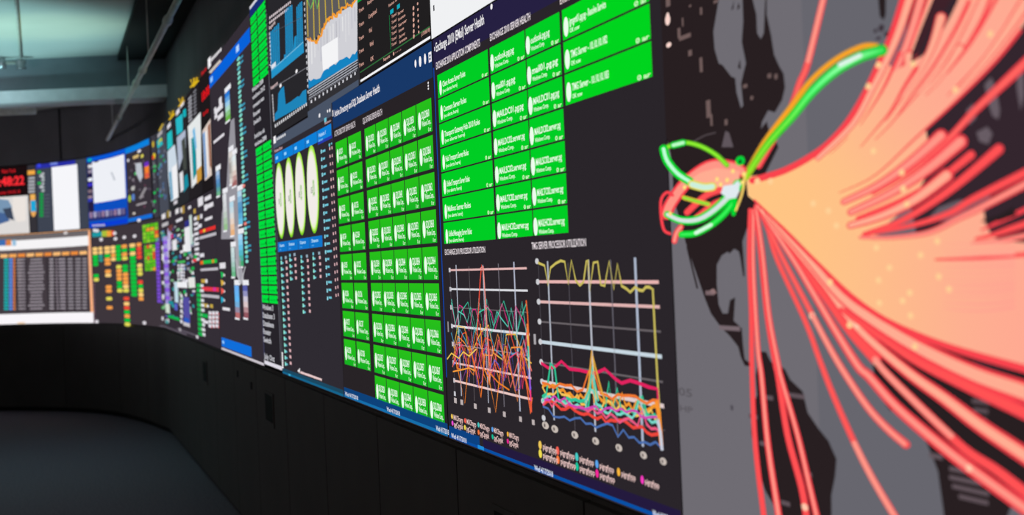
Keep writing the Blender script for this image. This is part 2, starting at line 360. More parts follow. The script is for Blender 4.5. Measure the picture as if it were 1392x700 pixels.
# lower arcs, straight down and fanning to the right
arc([(1022, 285), (1021, 354), (1024, 430), (1025, 510), (1029.5, 605), (1042, 710)], (5, 8), RD2, .5)
arc([(1027, 285), (1027, 366), (1033, 471), (1038, 510), (1047, 605), (1063, 710)], (5, 10), SAL, .5)
arc([(1030, 285), (1037, 343), (1046, 428), (1058, 497), (1061, 510), (1074, 591), (1093, 662), (1101, 710)], (6, 10), RD2, .55)
arc([(1031, 280), (1040, 343), (1049, 428), (1062, 497), (1066, 515), (1088, 591), (1104, 659), (1116, 710)], (6, 9), SAL, .45, node=(1098, 689))
arc([(1033, 280), (1047, 310), (1060, 352), (1099, 437), (1118, 488), (1137, 537), (1166, 602), (1191, 651), (1226, 710)], (5, 10), (255, 95, 90), .5)
AL[0] += .3; MB().rib([(1166, 602), (1191, 651), (1226, 710)], 7, SAL, AL[0], 4, True).build('attack_arc', t)
arc([(1033, 280), (1050, 312), (1068, 350), (1109, 428), (1128, 464), (1150, 502), (1183, 551), (1210, 581), (1237, 604)], (5, 11), (255, 105, 98), .5, node=(1109, 429))
AL[0] += .3; MB().rib([(1109, 428), (1128, 464), (1150, 502), (1183, 551), (1210, 581), (1235, 603)], 6, SAL, AL[0], 4, True).build('attack_arc', t)
arc([(1045, 300), (1085, 350), (1125, 400), (1160, 448), (1196, 488)], (6, 15), RD2, .8)
arc([(1035, 280), (1082, 350), (1110, 396), (1142, 450), (1172, 497), (1188, 512), (1223, 551), (1272, 594), (1324, 635), (1400, 690)], (7, 20), SAL, .5, node=(1324, 636))
arc([(1196, 488), (1212, 508), (1264, 559), (1318, 610), (1359, 637), (1400, 668)], (9, 16), RD2, .6, node=(1198, 492))
AL[0] += .3; MB().rib([(1196, 488), (1212, 508), (1264, 559), (1300, 592)], 8, SAL, AL[0], 4, True).build('attack_arc', t)
arc([(1040, 285), (1092, 345), (1128, 388), (1172, 445), (1238, 503), (1291, 541), (1340, 578), (1400, 618)], (6, 26), SAL2, .58, node=(1172, 441))
arc([(1150, 420), (1196, 452), (1250, 488), (1310, 518), (1400, 560)], (6, 22), RD2, .6)
arc([(1050, 290), (1100, 345), (1150, 402), (1196, 436), (1260, 474), (1332, 508), (1400, 532)], (8, 34), SAL2, .62)
# the dense middle of the fan
AL[0] += 1
def sample(P, n):
    Q = spline(P, 10, P[-1])+[P[-1]]; d = [0]
    for a, b in zip(Q, Q[1:]): d.append(d[-1]+math.dist(a, b))
    out = []; k = 0
    for i in range(n+1):
        u = d[-1]*i/n
        while k < len(d)-2 and d[k+1] < u: k += 1
        v = (u-d[k])/max(1e-9, d[k+1]-d[k]); out.append((Q[k][0]+(Q[k+1][0]-Q[k][0])*v, Q[k][1]+(Q[k+1][1]-Q[k][1])*v))
    return out
MC = [YOR, (255, 196, 133), (254, 192, 137), (254, 184, 141), (254, 176, 145), (255, 170, 146)]
def lobe(A, B, n=26, m_=6):
    A, B = sample(A, n), sample(B, n); g = MB()
    def P(i, k): u = k/m_; return inv(A[i][0]+(B[i][0]-A[i][0])*u, A[i][1]+(B[i][1]-A[i][1])*u)
    def C(i, k): x = A[i][0]+(B[i][0]-A[i][0])*k/m_; y = A[i][1]+(B[i][1]-A[i][1])*k/m_; return mix(MC, (x-1030)/360+max(0, (250-y))/500)
    for i in range(n):
        for k in range(m_): g.sz([P(i, k), P(i+1, k), P(i+1, k+1), P(i, k+1)], [C(i, k), C(i+1, k), C(i+1, k+1), C(i, k+1)], AL[0])
    return g
AL[0] += .5
lobe([(1022, 240), (1062, 234), (1090, 223), (1120, 204), (1150, 175), (1178, 134), (1200, 90), (1208, 74)], [(1022, 250), (1090, 290), (1150, 314), (1200, 312), (1240, 280), (1270, 235), (1272, 205), (1262, 150)]).build('attack_arc_bundle', t)
lobe([(1022, 248), (1100, 275), (1160, 305), (1200, 320), (1250, 318), (1300, 305), (1345, 285), (1355, 320), (1410, 330), (1500, 335)], [(1024, 266), (1070, 305), (1120, 355), (1165, 398), (1210, 430), (1264, 455), (1318, 474), (1360, 485), (1410, 498), (1500, 512)]).build('attack_arc_bundle', t)
arc([(1030, 245), (1062, 236), (1082, 228), (1106, 215), (1132, 197), (1160, 167), (1184, 128), (1203, 88), (1222, 44), (1242, -20)], 9, None)
arc([(1033, 272), (1070, 308), (1120, 358), (1165, 401), (1210, 433), (1264, 458), (1318, 477), (1400, 500)], (3, 12), None)
# upper strokes
U = [
 ([(1120, 215), (1168, 168), (1196, 118), (1216, 78), (1232, 40), (1250, -15)], 15, SAL2),
 ([(1130, 220), (1180, 172), (1212, 124), (1232, 84), (1246, 50), (1266, -15)], 14, SAL),
 ([(1140, 215), (1190, 168), (1226, 118), (1246, 84), (1262, 44), (1284, -15)], 18, SAL2),
 ([(1150, 225), (1190, 190), (1222, 145), (1244, 104), (1246, 76)], 16, SAL2)]
for P, w_, c in U: arc(P, (w_*.5, w_), c, .7)
AL[0] += .5
lobe([(1090, 240), (1150, 200), (1185, 155), (1215, 105), (1243, 88), (1272, 70), (1298, 32), (1322, -20), (1350, -110)], [(1090, 262), (1150, 262), (1200, 232), (1250, 190), (1300, 145), (1345, 104), (1370, 78), (1420, 10), (1470, -70)], 26, 8).build('attack_arc_bundle', t)
for P in ([(1150, 262), (1200, 238), (1255, 188), (1312, 136), (1366, 82), (1400, 40)], [(1180, 200), (1204, 172), (1222, 150), (1240, 118), (1258, 90)], [(1200, 190), (1225, 165), (1250, 130), (1280, 90), (1310, 40), (1330, 0)], [(1180, 170), (1200, 140), (1216, 112), (1235, 70)], [(1290, 40), (1276, 72), (1262, 95), (1240, 130), (1215, 165)][::-1], [(1230, 160), (1270, 115), (1310, 62), (1345, -10)], [(1270, 130), (1310, 85), (1345, 30), (1362, -10)], [(1300, 100), (1335, 55), (1372, -10)], [(1300, 130), (1345, 84), (1385, 30), (1400, 5)]):
    AL[0] += .3; MB().rib(P, (1, 5.5), RED, AL[0], 5).build('attack_arc', t)
for P, w_ in (([(1240, 130), (1262, 98), (1280, 62), (1292, 24)], 15), ([(1280, 120), (1302, 90), (1318, 66)], 15), ([(1262, 125), (1300, 78), (1330, 20), (1345, -15)], 13), ([(1320, 118), (1352, 84), (1382, 44), (1405, 10)], 22)): arc(P, (w_*.3, w_), SAL2, .72)
AL[0] += .3; MB().poly([(1286, -10), (1312, -10), (1299, 14), (1290, 12), (1281, 34), (1266, 66), (1252, 90), (1254, 70), (1268, 34)], (62, 34, 42), AL[0]).build('map_gap', t)
arc([(1200, 262), (1250, 232), (1300, 192), (1340, 150), (1370, 122), (1400, 94)], (6, 15), (255, 105, 98), .5)
for P, w_, c in (([(1160, 274), (1210, 250), (1255, 218), (1294, 184)], 18, SAL), ([(1170, 288), (1225, 262), (1275, 230), (1321, 192)], 20, SAL), ([(1180, 296), (1240, 272), (1290, 245), (1336, 210)], 12, RD2),
                 ([(1170, 306), (1215, 292), (1260, 270), (1303, 238)], 20, SAL2), ([(1190, 318), (1240, 300), (1290, 270), (1330, 240), (1375, 202)], 14, RD2)):
    arc(P, (w_*.5, w_), c, .6)
for P, w_, c in (([(1190, 318), (1230, 311), (1270, 302), (1310, 288), (1340, 270), (1400, 240)], 13, RD2), ([(1185, 322), (1230, 322), (1280, 315), (1320, 296), (1350, 282), (1400, 256)], 13, SAL),
                 ([(1352, 312), (1370, 304), (1400, 290)], 8, None), ([(1345, 324), (1370, 318), (1400, 308)], 12, RD2), ([(1340, 330), (1370, 328), (1400, 322)], 10, SAL), ([(1290, 352), (1350, 350), (1400, 346)], 8, RD2)):
    arc(P, (w_*.35, w_), c, .55)
AL[0] += .3
m = MB()
for k in range(12): m.rib([(1300, 330+k*8), (1350, 332+k*8+random.uniform(-2, 2)), (1400, 328+k*8)], (.5, random.choice([2, 3, 4])), (255, 160, 145), AL[0], 3)
m.rib([(1355, 300), (1378, 296), (1400, 286)], (3, 12), K, AL[0]+.2)
m.build('attack_arc_bundle', t)
AL[0] += .3; m = MB()
for x, y in ((1045, 246), (1063, 246), (1122, 276), (1143, 286), (1154, 306), (1209, 336), (1270, 346), (1293, 327), (1227, 363), (1295, 375), (1309, 392), (1255, 397), (1245, 408), (1213, 411), (1256, 428), (1212, 380), (1145, 383), (1172, 441), (1262, 470), (1244, 234), (1246, 256), (1251, 277), (1198, 117), (1212, 88), (1260, 87), (1318, 122), (1366, 46), (1205, 205)):
    MB().disc(x, y, 8, 9, (255, 208, 150), AL[0]).build('map_node', t)
# upper green and orange arcs, single red line
arc([(1047, 225), (1070, 185), (1092, 145), (1104, 112), (1115, 85), (1136, 0), (1141, -20)], 9, (255, 110, 100), .4)
AL[0] += .3; MB().rib([(1115, 85), (1136, 0), (1141, -20)], 6, SAL, AL[0]).build('attack_arc', t)
arc([(1028, 240), (1056, 192), (1092, 145), (1121, 108), (1155, 80), (1190, 63), (1210, 62)], 8, (255, 165, 40), .6, (200, 150, 50))
arc([(1030, 240), (1060, 196), (1094, 158), (1122, 124), (1155, 95), (1190, 76), (1218, 68)], (10, 16), [(150, 230, 40), (110, 235, 60), (90, 250, 120), (150, 255, 170), (60, 230, 90)], .5, [(170, 190, 30), (30, 200, 40), (0, 205, 50), (0, 200, 50), (20, 190, 50)])
AL[0] += .3; MB().rib([(1160, 88), (1188, 75)], 6, (225, 245, 235), AL[0], 0, True).build('attack_arc', t)
# the knot on the west side
arc([(1024, 232), (1010, 226), (987, 224), (968, 232), (946, 250), (927, 276), (921, 290)], 17, SAL, .62)
AL[0] += .3; g = MB().poly([(945, 250), (968, 234), (990, 228), (1022, 232), (1022, 262), (1005, 262), (985, 258), (965, 250)], SAL2, AL[0]); g.build('attack_arc_bundle', t)
arc([(930, 265), (922, 261), (914, 271), (914, 294), (918, 312), (926, 317)], 4, None)
arc([(995, 258), (975, 266), (950, 288)], 9, RD2); arc([(998, 272), (985, 278), (962, 296)], 8, RD2); arc([(942, 308), (936, 316), (933, 327)], 8, SAL)
arc([(1006, 224), (991, 210), (969, 198), (946, 193), (930, 197), (919, 202)], 7, (140, 240, 50), .6, (90, 170, 30))
arc([(946, 193.5), (932, 197)], 9, (190, 250, 200), .5, (0, 210, 60))
arc([(919, 202), (924, 218), (938, 235), (955, 246)], 12, (190, 255, 215), .4, (0, 212, 50))
arc([(1016, 274), (1003, 290), (985, 305), (964, 316), (944, 318)], 9, (60, 240, 90), .4, (0, 215, 50))
AL[0] += .3; MB().rib([(985, 305), (964, 316)], 5, (215, 250, 225), AL[0], 0, True).build('attack_arc', t)
arc([(925, 291), (945, 299), (969, 297), (992, 283), (1014, 262), (1023, 250)], (10, 14), (215, 230, 225), .5, (0, 215, 55))
arc([(948, 268), (962, 272), (982, 277)], 6, (120, 230, 60), .5, (230, 190, 60)); arc([(1019, 271), (1017, 290)], 6, None, edge=(0, 215, 50))
arc([(960, 250), (976, 254), (988, 253)], 12, (205, 240, 220), .6, (230, 220, 90)); arc([(1034, 234), (1030, 260), (1021, 285)], 3, None, edge=(255, 215, 110))
AL[0] += .4; m = MB().poly([(1024, 244), (1018, 250), (1004, 252), (1000, 262), (1012, 270), (1022, 268), (1026, 258)], (225, 235, 240), AL[0])
m.disc(1027, 218, 13, 13, (0, 215, 60), AL[0]).disc(1027, 219, 5, 6, (20, 80, 30), AL[0]+.2)
for x, y in ((1000, 250), (1009, 244), (1032, 236), (1017, 232), (950, 254), (930, 290), (1030, 247), (995, 243)): MB().disc(x, y, 5, 6, (255, 225, 130), AL[0]+.2).build('map_node', t)
m.build('map_node', t, 'pale burst where all the arcs meet')

# ------------------------------------------------------------------ mail server dashboard
BG = (42, 37, 42)
t = screen('dashboard_screen', 12.48, 14.43, ZB, ZM, BG, 'dashboard screen with wide green tiles above two line charts, left of the map')
MB().rsz(12.485, 14.42, 2.12, 2.2, (38, 32, 66), 1).build('header_bar', t)
MB().tx('Exchange 2010 (EMail) Server Health', 594, 70.5, 659.5, 12.5, WH, 3).rect(591.5, 64, 592.5, 69, WH, 3).disc(669.5, 9, 3, 8, WH, 3).build('title_text', t)
m = MB().tx('EXCHANGE 2010 APPLICATION COMPONENTS', 594.2, 94.5, 654, 9.5, (235, 225, 230), 3).build('caption', t)
MB().tx('EXCHANGE 2010 SERVER HEALTH', 667.6, 56, 722.5, 9.5, (235, 225, 230), 3).build('caption', t)
MB().tx('EXCHANGE 2010', 763, 6.2, 800, 10, (235, 215, 215), 3).build('caption', t)
zt = inv(594.4, 103)[1]; dz = (inv(594.4, 103)[1]-inv(597.6, 169.6)[1])/2; zcut = 1.607
cols = [((595.5, 110), (665.5, 110), 7, 0), ((668.3, 110), (716.6, 110), 7, 1), ((718, 110), (765, 110), 7, 1), ((768, 90), (887.5, 90), 3, 2)]
names = ['Client Access Server Roles', 'Common Server Roles', 'Transport Gateway Hub 2010 Roles', 'Hub Transport Server Roles', 'Unified Transport Server Roles', 'Mailbox Server Roles', 'Unified Messaging Server Roles']
n2 = ['outlook.pg.pg', 'mail01.pg.pg', 'MAILDC01.pg.pg', 'MAILDC02.server.pg', 'MAILSC02.server.pg', 'MAILTC02.server.pg', 'MAILHC02.server.pg']
for ci, (pa, pb, n, kind) in enumerate(cols):
    s0 = inv(*pa)[0]; s1 = inv(*pb)[0]
    for r in range(n):
        z1 = zt-r*dz-(.0 if r else 0); z0 = max(zcut, z1-dz+.0045)
        tl = MB().rsz(s0, s1, z0, z1, (0, 205, 36) if ci != 3 else (0, 212, 30), 1).build('status_tile', t)
        g = MB(); wd = s1-s0; h = dz
        tw = {0: (.52, .34), 1: (.62, .45), 2: (.50, .14)}[kind]
        if kind == 1 and (r > 1 or (ci == 2 and r > 0)): tw = (.84, .5)
        if kind == 0 and r == 2: tw = (.78, .46)
        ix = .035 if kind != 2 else .018
        def cut(a): return max(a, z0+.001)
        zc = z1-h*.56
        g.sz([(s0+wd*(ix+.03)+.0155*math.cos(k*math.pi/8)*(1.2 if kind else 1.), max(z0, zc+.0215*math.sin(k*math.pi/8))) for k in range(16)], (235, 255, 235), 2)
        x0 = s0+wd*(ix+.03)+.026
        nm = names[r] if kind == 0 else (n2[r] if kind == 1 else ['igmgmt01.pg.pg - Resolve Service', 'TMG Server - 10.10.10.182', 'TMG Server - 10.10.10.183'][r])
        g.tsz(nm, x0, x0+wd*tw[0]*.9, z1-h*.56, z1-h*.34, (238, 255, 238), 2)
        if z1-h*.80 > z0: g.tsz('(no alerts here)' if kind == 0 else ('Windows Comp.' if kind == 1 else 'OK now'), x0, x0+wd*tw[1]*.9, z1-h*.80, z1-h*.66, (225, 255, 225), 2)
        if z1-h*.9 > z0: g.tsz('0 ar', s1-.07 if kind != 2 else s1-.085, s1-.008, z1-h*.92, z1-h*.78, (225, 255, 210), 2)
        if tl: g.build('tile_text', tl)
MB().tx('EXCHANGE 2010 PROCESSOR UTILIZATION', 606.2, 346.5, 661, 7.5, (228, 218, 222), 3).build('caption', t)
MB().tx('TMG SERVER PROCESSOR UTILIZATION', 724.3, 339, 798.5, 9.5, (228, 218, 222), 3).build('caption', t)
# charts
def hx(xa, ya, xb, c, w, name_parent, L=2):
    a = inv(xa, ya); b = inv(xb, 400)[0]; return (a[0], b, a[1], c, w)
def chart_grid(par, hs, x0, x1, vs, nm='chart_grid'):
    g = MB()
    for y, xa, c, w_ in hs:
        s0, z = inv(xa, y); g.rsz(s0, inv(x1, 400)[0], z-w_*.4, z+w_*.4, c, 3)
    for xt, yt, xb, yb, c, w_ in vs:
        a = inv(xt, yt); b = inv(xb, yb); s = (a[0]+b[0])/2; g.rsz(s-w_*.4, s+w_*.4, b[1], a[1], c, 3)
    g.build(nm, par)
PK = (225, 180, 178); WG = (222, 222, 228); DM = (105, 98, 102)
chart_grid(t, [(367.2, 613, PK, .0065), (392.8, 613, WG, .006), (417.6, 614, DM, .003), (442.8, 616, WG, .008), (467.4, 617, (150, 140, 150), .003), (492.6, 617, (235, 195, 190), .0065), (517, 618, (235, 200, 195), .0075)], 613, 719,
           [(621.4, 360, 628.3, 538, (185, 190, 205), .012), (639, 362, 646, 545, DM, .006), (657, 360, 666, 548, (175, 180, 195), .010), (678.6, 358, 687, 553, (120, 115, 125), .008), (700, 356, 708.3, 559, (185, 190, 210), .013), (613.5, 365, 619, 535, (90, 88, 96), .004)])
chart_grid(t, [(382.9, 733, (232, 180, 178), .0085), (410, 733, (225, 180, 178), .008), (437, 734, DM, .005), (464.4, 736, (200, 215, 225), .010), (492, 737, DM, .005), (518.6, 739, (225, 205, 205), .0105), (545, 740, (80, 74, 78), .004)], 733, 898,
           [(745.7, 355, 755, 571, (180, 185, 198), .014), (775.7, 357, 781.4, 585, (82, 78, 86), .007), (800.9, 353, 811.4, 587, (185, 188, 200), .015), (832, 353, 841.4, 595, (98, 95, 105), .010), (864.9, 350, 875.7, 607, (175, 185, 205), .017), (733.5, 357, 742, 575, (80, 76, 84), .005)])
sA = inv(614, 400)[0]; sB = inv(720, 450)[0]
CC = [(60, 195, 160), (240, 130, 40), (240, 190, 70), (215, 50, 130), (130, 60, 140), (235, 80, 50), (70, 165, 205), (250, 120, 110), (90, 210, 190), (245, 150, 60), (235, 60, 100), (90, 100, 200), (250, 170, 60), (200, 90, 190)]
zof = lambda y: inv(650, y)[1]
rnd = random.Random(3)
for k in range(12):
    n = rnd.randint(11, 17); P = []; base = rnd.uniform(462, 500); amp = rnd.uniform(22, 44); ph = rnd.uniform(0, 6); fr = rnd.uniform(.8, 1.7)
    if k in (0, 3, 8): base = 430; amp = 30
    for i in range(n+1):
        y = base+amp*math.sin(i*fr*1.7+ph)*rnd.uniform(.5, 1.); y = max(392, min(532, y)); P.append((sA+(sB-sA)*(i+rnd.uniform(-.3, .3))/n, zof(y)))
    MB().szrib(P, .0036, CC[k % 14], 3.3+.12*k, 1.9).build('chart_line', t)
for k, P in enumerate(([(650, 470), (655, 380), (657, 360), (660, 375), (664, 440), (669, 500)], [(655, 365), (659, 362), (663, 420), (668, 520), (672, 470)], [(622, 490), (634, 548), (641, 470)], [(655, 440), (660, 500), (667, 515), (676, 560), (683, 500)], [(690, 470), (706, 545), (712, 470)], [(641, 470), (652, 515), (656, 540), (662, 480)],
                       [(610, 488), (616, 480), (626, 487), (632, 478), (640, 484), (650, 474)], [(712, 480), (718, 520), (724, 562), (726, 540)], [(618, 505), (632, 502), (640, 500), (648, 504)], [(664, 502), (680, 520), (695, 530)], [(718, 408), (720, 430), (722, 470), (724, 540)])):
    P = [inv(x, y) for x, y in P]; MB().szrib(P, .004, [(235, 80, 60), (240, 150, 140), (240, 130, 40), (245, 140, 50), (240, 135, 60), (240, 120, 40), (245, 205, 90), (245, 110, 60), (245, 160, 60), (240, 130, 40), (235, 100, 50)][k], 6.6+.1*k, 2.6).build('chart_line', t)
g = MB(); cs = [(240, 130, 60), (240, 190, 90), (80, 210, 180), (170, 220, 200), (190, 180, 230), (150, 90, 220), (240, 60, 130), (240, 90, 60)]
for i in range(8): a = inv(719.5+i*.7, 440+i*15); b = inv(720+i*.7, 455+i*15); g.rsz(a[0]-.007, a[0]+.007, b[1], a[1], cs[i], 8)
g.build('chart_line', t, 'rainbow vertical drop at the right end of the left chart')
YL = [(733, 357), (742, 361), (746.6, 388), (750, 364), (757, 358), (764, 354.3), (769.4, 355.7), (774.3, 386), (778.6, 353.7), (784.3, 381), (790, 388), (795, 383), (799, 355), (801, 353), (803.7, 395), (808.6, 357), (814.3, 355.7), (818.6, 387), (823.7, 388.6), (830, 355), (836.3, 393), (841.4, 358.6), (847, 388.6), (853, 392), (858.6, 397), (865.7, 390), (870, 394), (875.7, 395), (880, 390), (884.3, 390), (889.4, 393), (891.4, 434), (896, 520), (900, 575)]
def cl(P, w_, c, L, jit=0, ks=1.7, lab=None):
    P = [inv(x, y+rnd.uniform(-jit, jit)) for x, y in P]; return MB().szrib(P, w_, c, L, ks).build('chart_line', t, lab)
cl(YL, .006, (205, 190, 95), 3.6)
cl([(737, 493), (747, 500), (755.7, 499), (765, 491), (776, 501.5), (790, 503), (801, 505.7), (812, 507), (824, 501.4), (838.6, 515), (847, 520.6), (858.6, 517), (868.6, 520), (884, 526), (895.7, 528.6), (898, 566), (901.4, 611)], .0075, (225, 35, 95), 3.8)
def wig(x0, x1, y0, y1, n, amp, c, L, w_=.0065, spike=()):
    P = []
    for i in range(n+1):
        x = x0+(x1-x0)*i/n; y = y0+(y1-y0)*i/n+rnd.uniform(-amp, amp)
        for sx, h in spike:
            if abs(x-sx) < (x1-x0)/n*.6: y -= h
        P.append((x, y))
    cl(P, w_, c, L)
wig(739, 900, 527, 558, 34, 7, (240, 150, 45), 4.0, .008, ((806, 35), (848, 14)))
wig(739, 898, 533, 566, 30, 8, (245, 195, 90), 4.2, .006, ((806, 58),))
wig(739, 898, 537, 570, 28, 6, (50, 195, 150), 4.4, .008, ((753, 40), (806, 45), (832, 42), (842, 36), (873, 24)))
wig(739, 899, 540, 572, 30, 6, (120, 215, 200), 4.6, .006, ((806, 28), (873, 30)))
wig(740, 900, 546, 590, 26, 5, (235, 70, 60), 4.8, .007)
wig(740, 900, 545, 582, 26, 6, (235, 90, 130), 5.0, .006, ((873, 16),))
wig(740, 901, 556, 604, 22, 7, (75, 110, 175), 5.2, .005)
wig(739, 898, 524, 552, 20, 8, (240, 120, 50), 5.4, .006, ((764, 8), (806, 30), (862, 12)))
wig(742, 896, 540, 568, 22, 6, (210, 70, 180), 5.6, .005)
cl([(799, 540), (803, 520), (807, 476), (812, 500), (820, 530), (826, 548)], .007, (225, 165, 60), 5.8)
cl([(797, 545), (804, 530), (808, 498), (811, 520), (816, 545)], .007, (90, 205, 180), 6.0)
cl([(895, 545), (899, 566), (900, 580), (902, 606)], .013, (250, 150, 50), 6.2); cl([(897, 570), (901, 590), (903, 612)], .010, (200, 205, 220), 6.4)
m = MB()
for x, y in ((620.3, 544.3), (629, 546.7), (647.4, 552), (666.4, 557.4), (687, 563), (709, 569.6), (726.4, 574)): m.ctr(x, y, 3.6, 7, (190, 178, 178), 3)
for x, y in ((743, 578), (755.7, 583), (783, 591), (811.4, 599.4), (843, 608.6), (876.6, 618.6), (903.4, 627)): m.disc(x, y, 9, 10, (200, 188, 180), 3).disc(x-1, y, 2.5, 5, (110, 100, 98), 3.4)
for y in (367, 393, 417.6, 443, 467.5, 492.6, 517, 535): m.ctr(612.5+(y-367)*.042, y, 2.4, 6, (205, 205, 212), 3)
for y in (355, 383, 410, 437, 464.4, 492, 518.6, 545, 568): m.disc(731.5+(y-355)*.043, y, 5, 8, (205, 205, 210), 3.5)
m.ctr(610.5, 444, 1.6, 14, (150, 145, 150), 3).ctr(728.5, 461, 3, 14, (170, 165, 170), 3)
m.build('axis_labels', t)
def legend(items, tx, tw, th, dw):
    for (x, y), c in items:
        e = MB().disc(x, y, dw, dw*2.6, c, 3); s0, z = inv(x+dw*.9, y+th*.7); s1 = inv(x+dw*.9+tw, y+4)[0]
        e.tsz(tx, s0, s1, inv(x, y+th*.45)[1], inv(x, y-th*.4)[1], (235, 200, 196), 3); e.build('legend_entry', t)
LC = [(240, 200, 90), (240, 95, 80), (70, 200, 195), (90, 160, 230), (245, 180, 60), (245, 60, 190)]
legend(zip(((735.7, 604.8), (759.5, 612.4), (785.7, 621), (813, 630.7), (842.6, 641.4), (874.8, 652)), LC), 'pigrgfypp', 19, 9, 4.4)
legend(zip(((736, 616.4), (760, 624.7), (786, 634), (813.3, 643.4)), [(240, 220, 80), (245, 120, 60), (20, 190, 150), (240, 40, 150)]), 'pigrgfypp', 20, 9, 4.4)
legend(zip(((615.7, 566), (633.6, 571.7), (651.7, 577.4), (670.7, 583.6), (691.7, 590)), LC), 'MXCfragrp', 12.5, 8, 2.6)
legend(zip(((616.4, 575), (633.3, 581), (651.9, 587.4), (671, 593.6), (691.7, 599.7)), [(235, 80, 210), (240, 220, 80), (245, 120, 60), (20, 190, 150), (240, 40, 150)]), 'pgCpypk', 12, 8, 2.6)
MB().rsz(12.49, 14.42, ZB+.006, ZB+.014, (8, 80, 165), 2).rsz(12.90, 14.42, ZB+.014, ZB+.036, (36, 26, 62), 1).rsz(12.49, 12.86, ZB+.014, ZB+.040, (12, 66, 130), 1).rsz(12.84, 12.91, ZB+.006, ZB+.016, (30, 140, 220), 2.5).build('footer_bar', t)
m = MB()
for a in ((594, 584.5, 611.5, 6.5), (614.8, 594.3, 635.5, 6), (728, 638.5, 753.4, 7), (889, 700.5, 918, 8)): m.tx('Wed 4/17/2018', *a, (225, 232, 245), 3)
m.build('date_text', t)
MB().rsz(12.482, 12.494, 1.22, 2.12, (22, 70, 165), 2).build('scroll_bar', t, 'thin blue bar at the left edge')

t = screen('document_screen', 12.47, 14.43, ZM, ZT, (240, 241, 243), 'blank white screen at the top edge of the photo above the wide green tiles')
MB().ctr(590.8, 11, 1.6, 8, (40, 40, 48), 2).build('cursor_mark', t)

# ------------------------------------------------------------------ database dashboard
t = screen('dashboard_screen', 10.62, 12.475, ZB, ZM, (40, 35, 38), 'dashboard screen full of small square green tiles under a navy title bar')
MB().rsz(10.63, 12.47, 2.095, 2.2, (24, 56, 104), 1).build('header_bar', t)
m = MB().tx('Active Directory and SQL Database Server Health', 455.7, 158.8, 517.3, 9, WH, 3).rect(452.8, 150, 454.2, 158, WH, 3); m.build('title_text', t)
m = MB()
for x, y, a, b in ((566, 86.5, 2.6, 11), (572.3, 83.5, 3.4, 15), (579, 80, 3, 15)): m.disc(x, y, a, b, WH, 3)
m.ctr(585.8, 77.5, 4, 14, WH, 3); m.ctr(585.8, 75.5, 2, 3, (24, 56, 104), 3.5); m.ctr(585.8, 80, 2, 3, (24, 56, 104), 3.5)
for k in range(3): m.disc(583.3+k*.1, 112.5+k*4, 1.6, 3, WH, 3)
m.build('toolbar_icons', t)
MB().tx('ACTIVE DIRECTORY SERVER HEALTH', 455.7, 186, 484, 7.5, (215, 205, 210), 3).build('caption', t)
MB().tx('SQL DATABASE SERVER HEALTH', 494.3, 168.6, 520.6, 8, (215, 205, 210), 3).build('caption', t)
zt = inv(587.7, 132.2)[1]; dz = (inv(587.7, 132.2)[1]-inv(589.6, 182.9)[1])
sc = [(inv(457, 200)[0], inv(472.6, 200)[0]), (inv(474, 200)[0], inv(492, 200)[0])]
xs = [494.8, 510.6, 528.2, 546.5, 566.5, 588.2]
sc += [(inv(a, 160)[0]+.008, inv(b, 160)[0]-.003) for a, b in zip(xs, xs[1:])]
for ci, (s0, s1) in enumerate(sc):
    for r in range(8 if ci < 2 else 9):
        z1 = zt-r*dz; z0 = z1-dz+.011
        if r == 8: z0 = z1-dz*.76
        tl = MB().rsz(s0, s1, z0, z1, [(24, 178, 32)]*2+[(52, 200, 22)]*2 if 0 else [(20, 178, 34), (20, 178, 34), (40, 192, 26), (40, 192, 26)], 1).build('status_tile', t)
        g = MB(); wd = s1-s0; zc = z1-dz*.50
        g.sz([(s0+.042+.021*math.cos(k*math.pi/8), zc+.027*math.sin(k*math.pi/8)) for k in range(16)], (235, 255, 235), 2)
        g.tsz("ADC0%d" % (r+1) if ci < 2 else 'SQLDB%d%d' % (ci, r), s0+.07, s0+wd*(.6 if ci < 2 else .85), z1-dz*.47, z1-dz*.27, (238, 255, 238), 2)
        g.tsz('Windows Comp...', s0+.075, s1-.012, z1-dz*.68, z1-dz*.53, (232, 255, 232), 2)
        if r < 8: g.tsz('0 ar', s1-.055, s1-.015, z1-dz*.87, z1-dz*.76, (215, 250, 205), 2)
        g.build('tile_text', tl)
MB().rsz(10.63, 12.47, ZB+.014, ZB+.044, (14, 66, 122), 1).rsz(10.63, 12.47, ZB+.006, ZB+.016, (22, 110, 170), 2).build('footer_bar', t)
m = MB()
for a in ((470, 537, 487.8, 5), (527, 558.3, 544.8, 5.5)): m.tx('Wed 4/17/2018', *a, (225, 232, 245), 3)
m.build('date_text', t)

# ------------------------------------------------------------------ gauge dashboard
BG2 = (47, 43, 50)
t = screen('gauge_screen', 8.765, 10.62, ZB, 2.205, BG2, 'dashboard screen with four tall green-white oval gauges between two blue bars')
MB().rsz(8.775, 10.61, 2.15, 2.2, (74, 84, 102), 1).build('header_bar', t, 'slate grey strip along the top')
g = MB(); zb = inv(373.6, 210)[1]; zb2 = inv(373.9, 222.9)[1]; xs = [373.6, 385, 399.3, 415.7, 432.6, 452.4]
for a, b in zip(xs, xs[1:]):
    y = 205
    g.rsz(inv(a, y)[0]+.008, inv(b, y)[0]-.002, zb2-(.0 if b < 450 else .0), zb, (14, 128, 216), 2)
    if b < 450: g.ctr(a+3.5, 213-(a-373)*.52+2, 3, 4, (150, 215, 255), 3)
g.rsz(inv(432.6, 190)[0], inv(452.4, 190)[0], zb2-.012, zb2, (40, 60, 170), 2)
g.tx('Website 1', 434, 187, 443.5, 5, (190, 230, 255), 3).tx('down', 434, 193, 439.5, 3.5, (130, 200, 255), 3)
g.build('column_header', t)
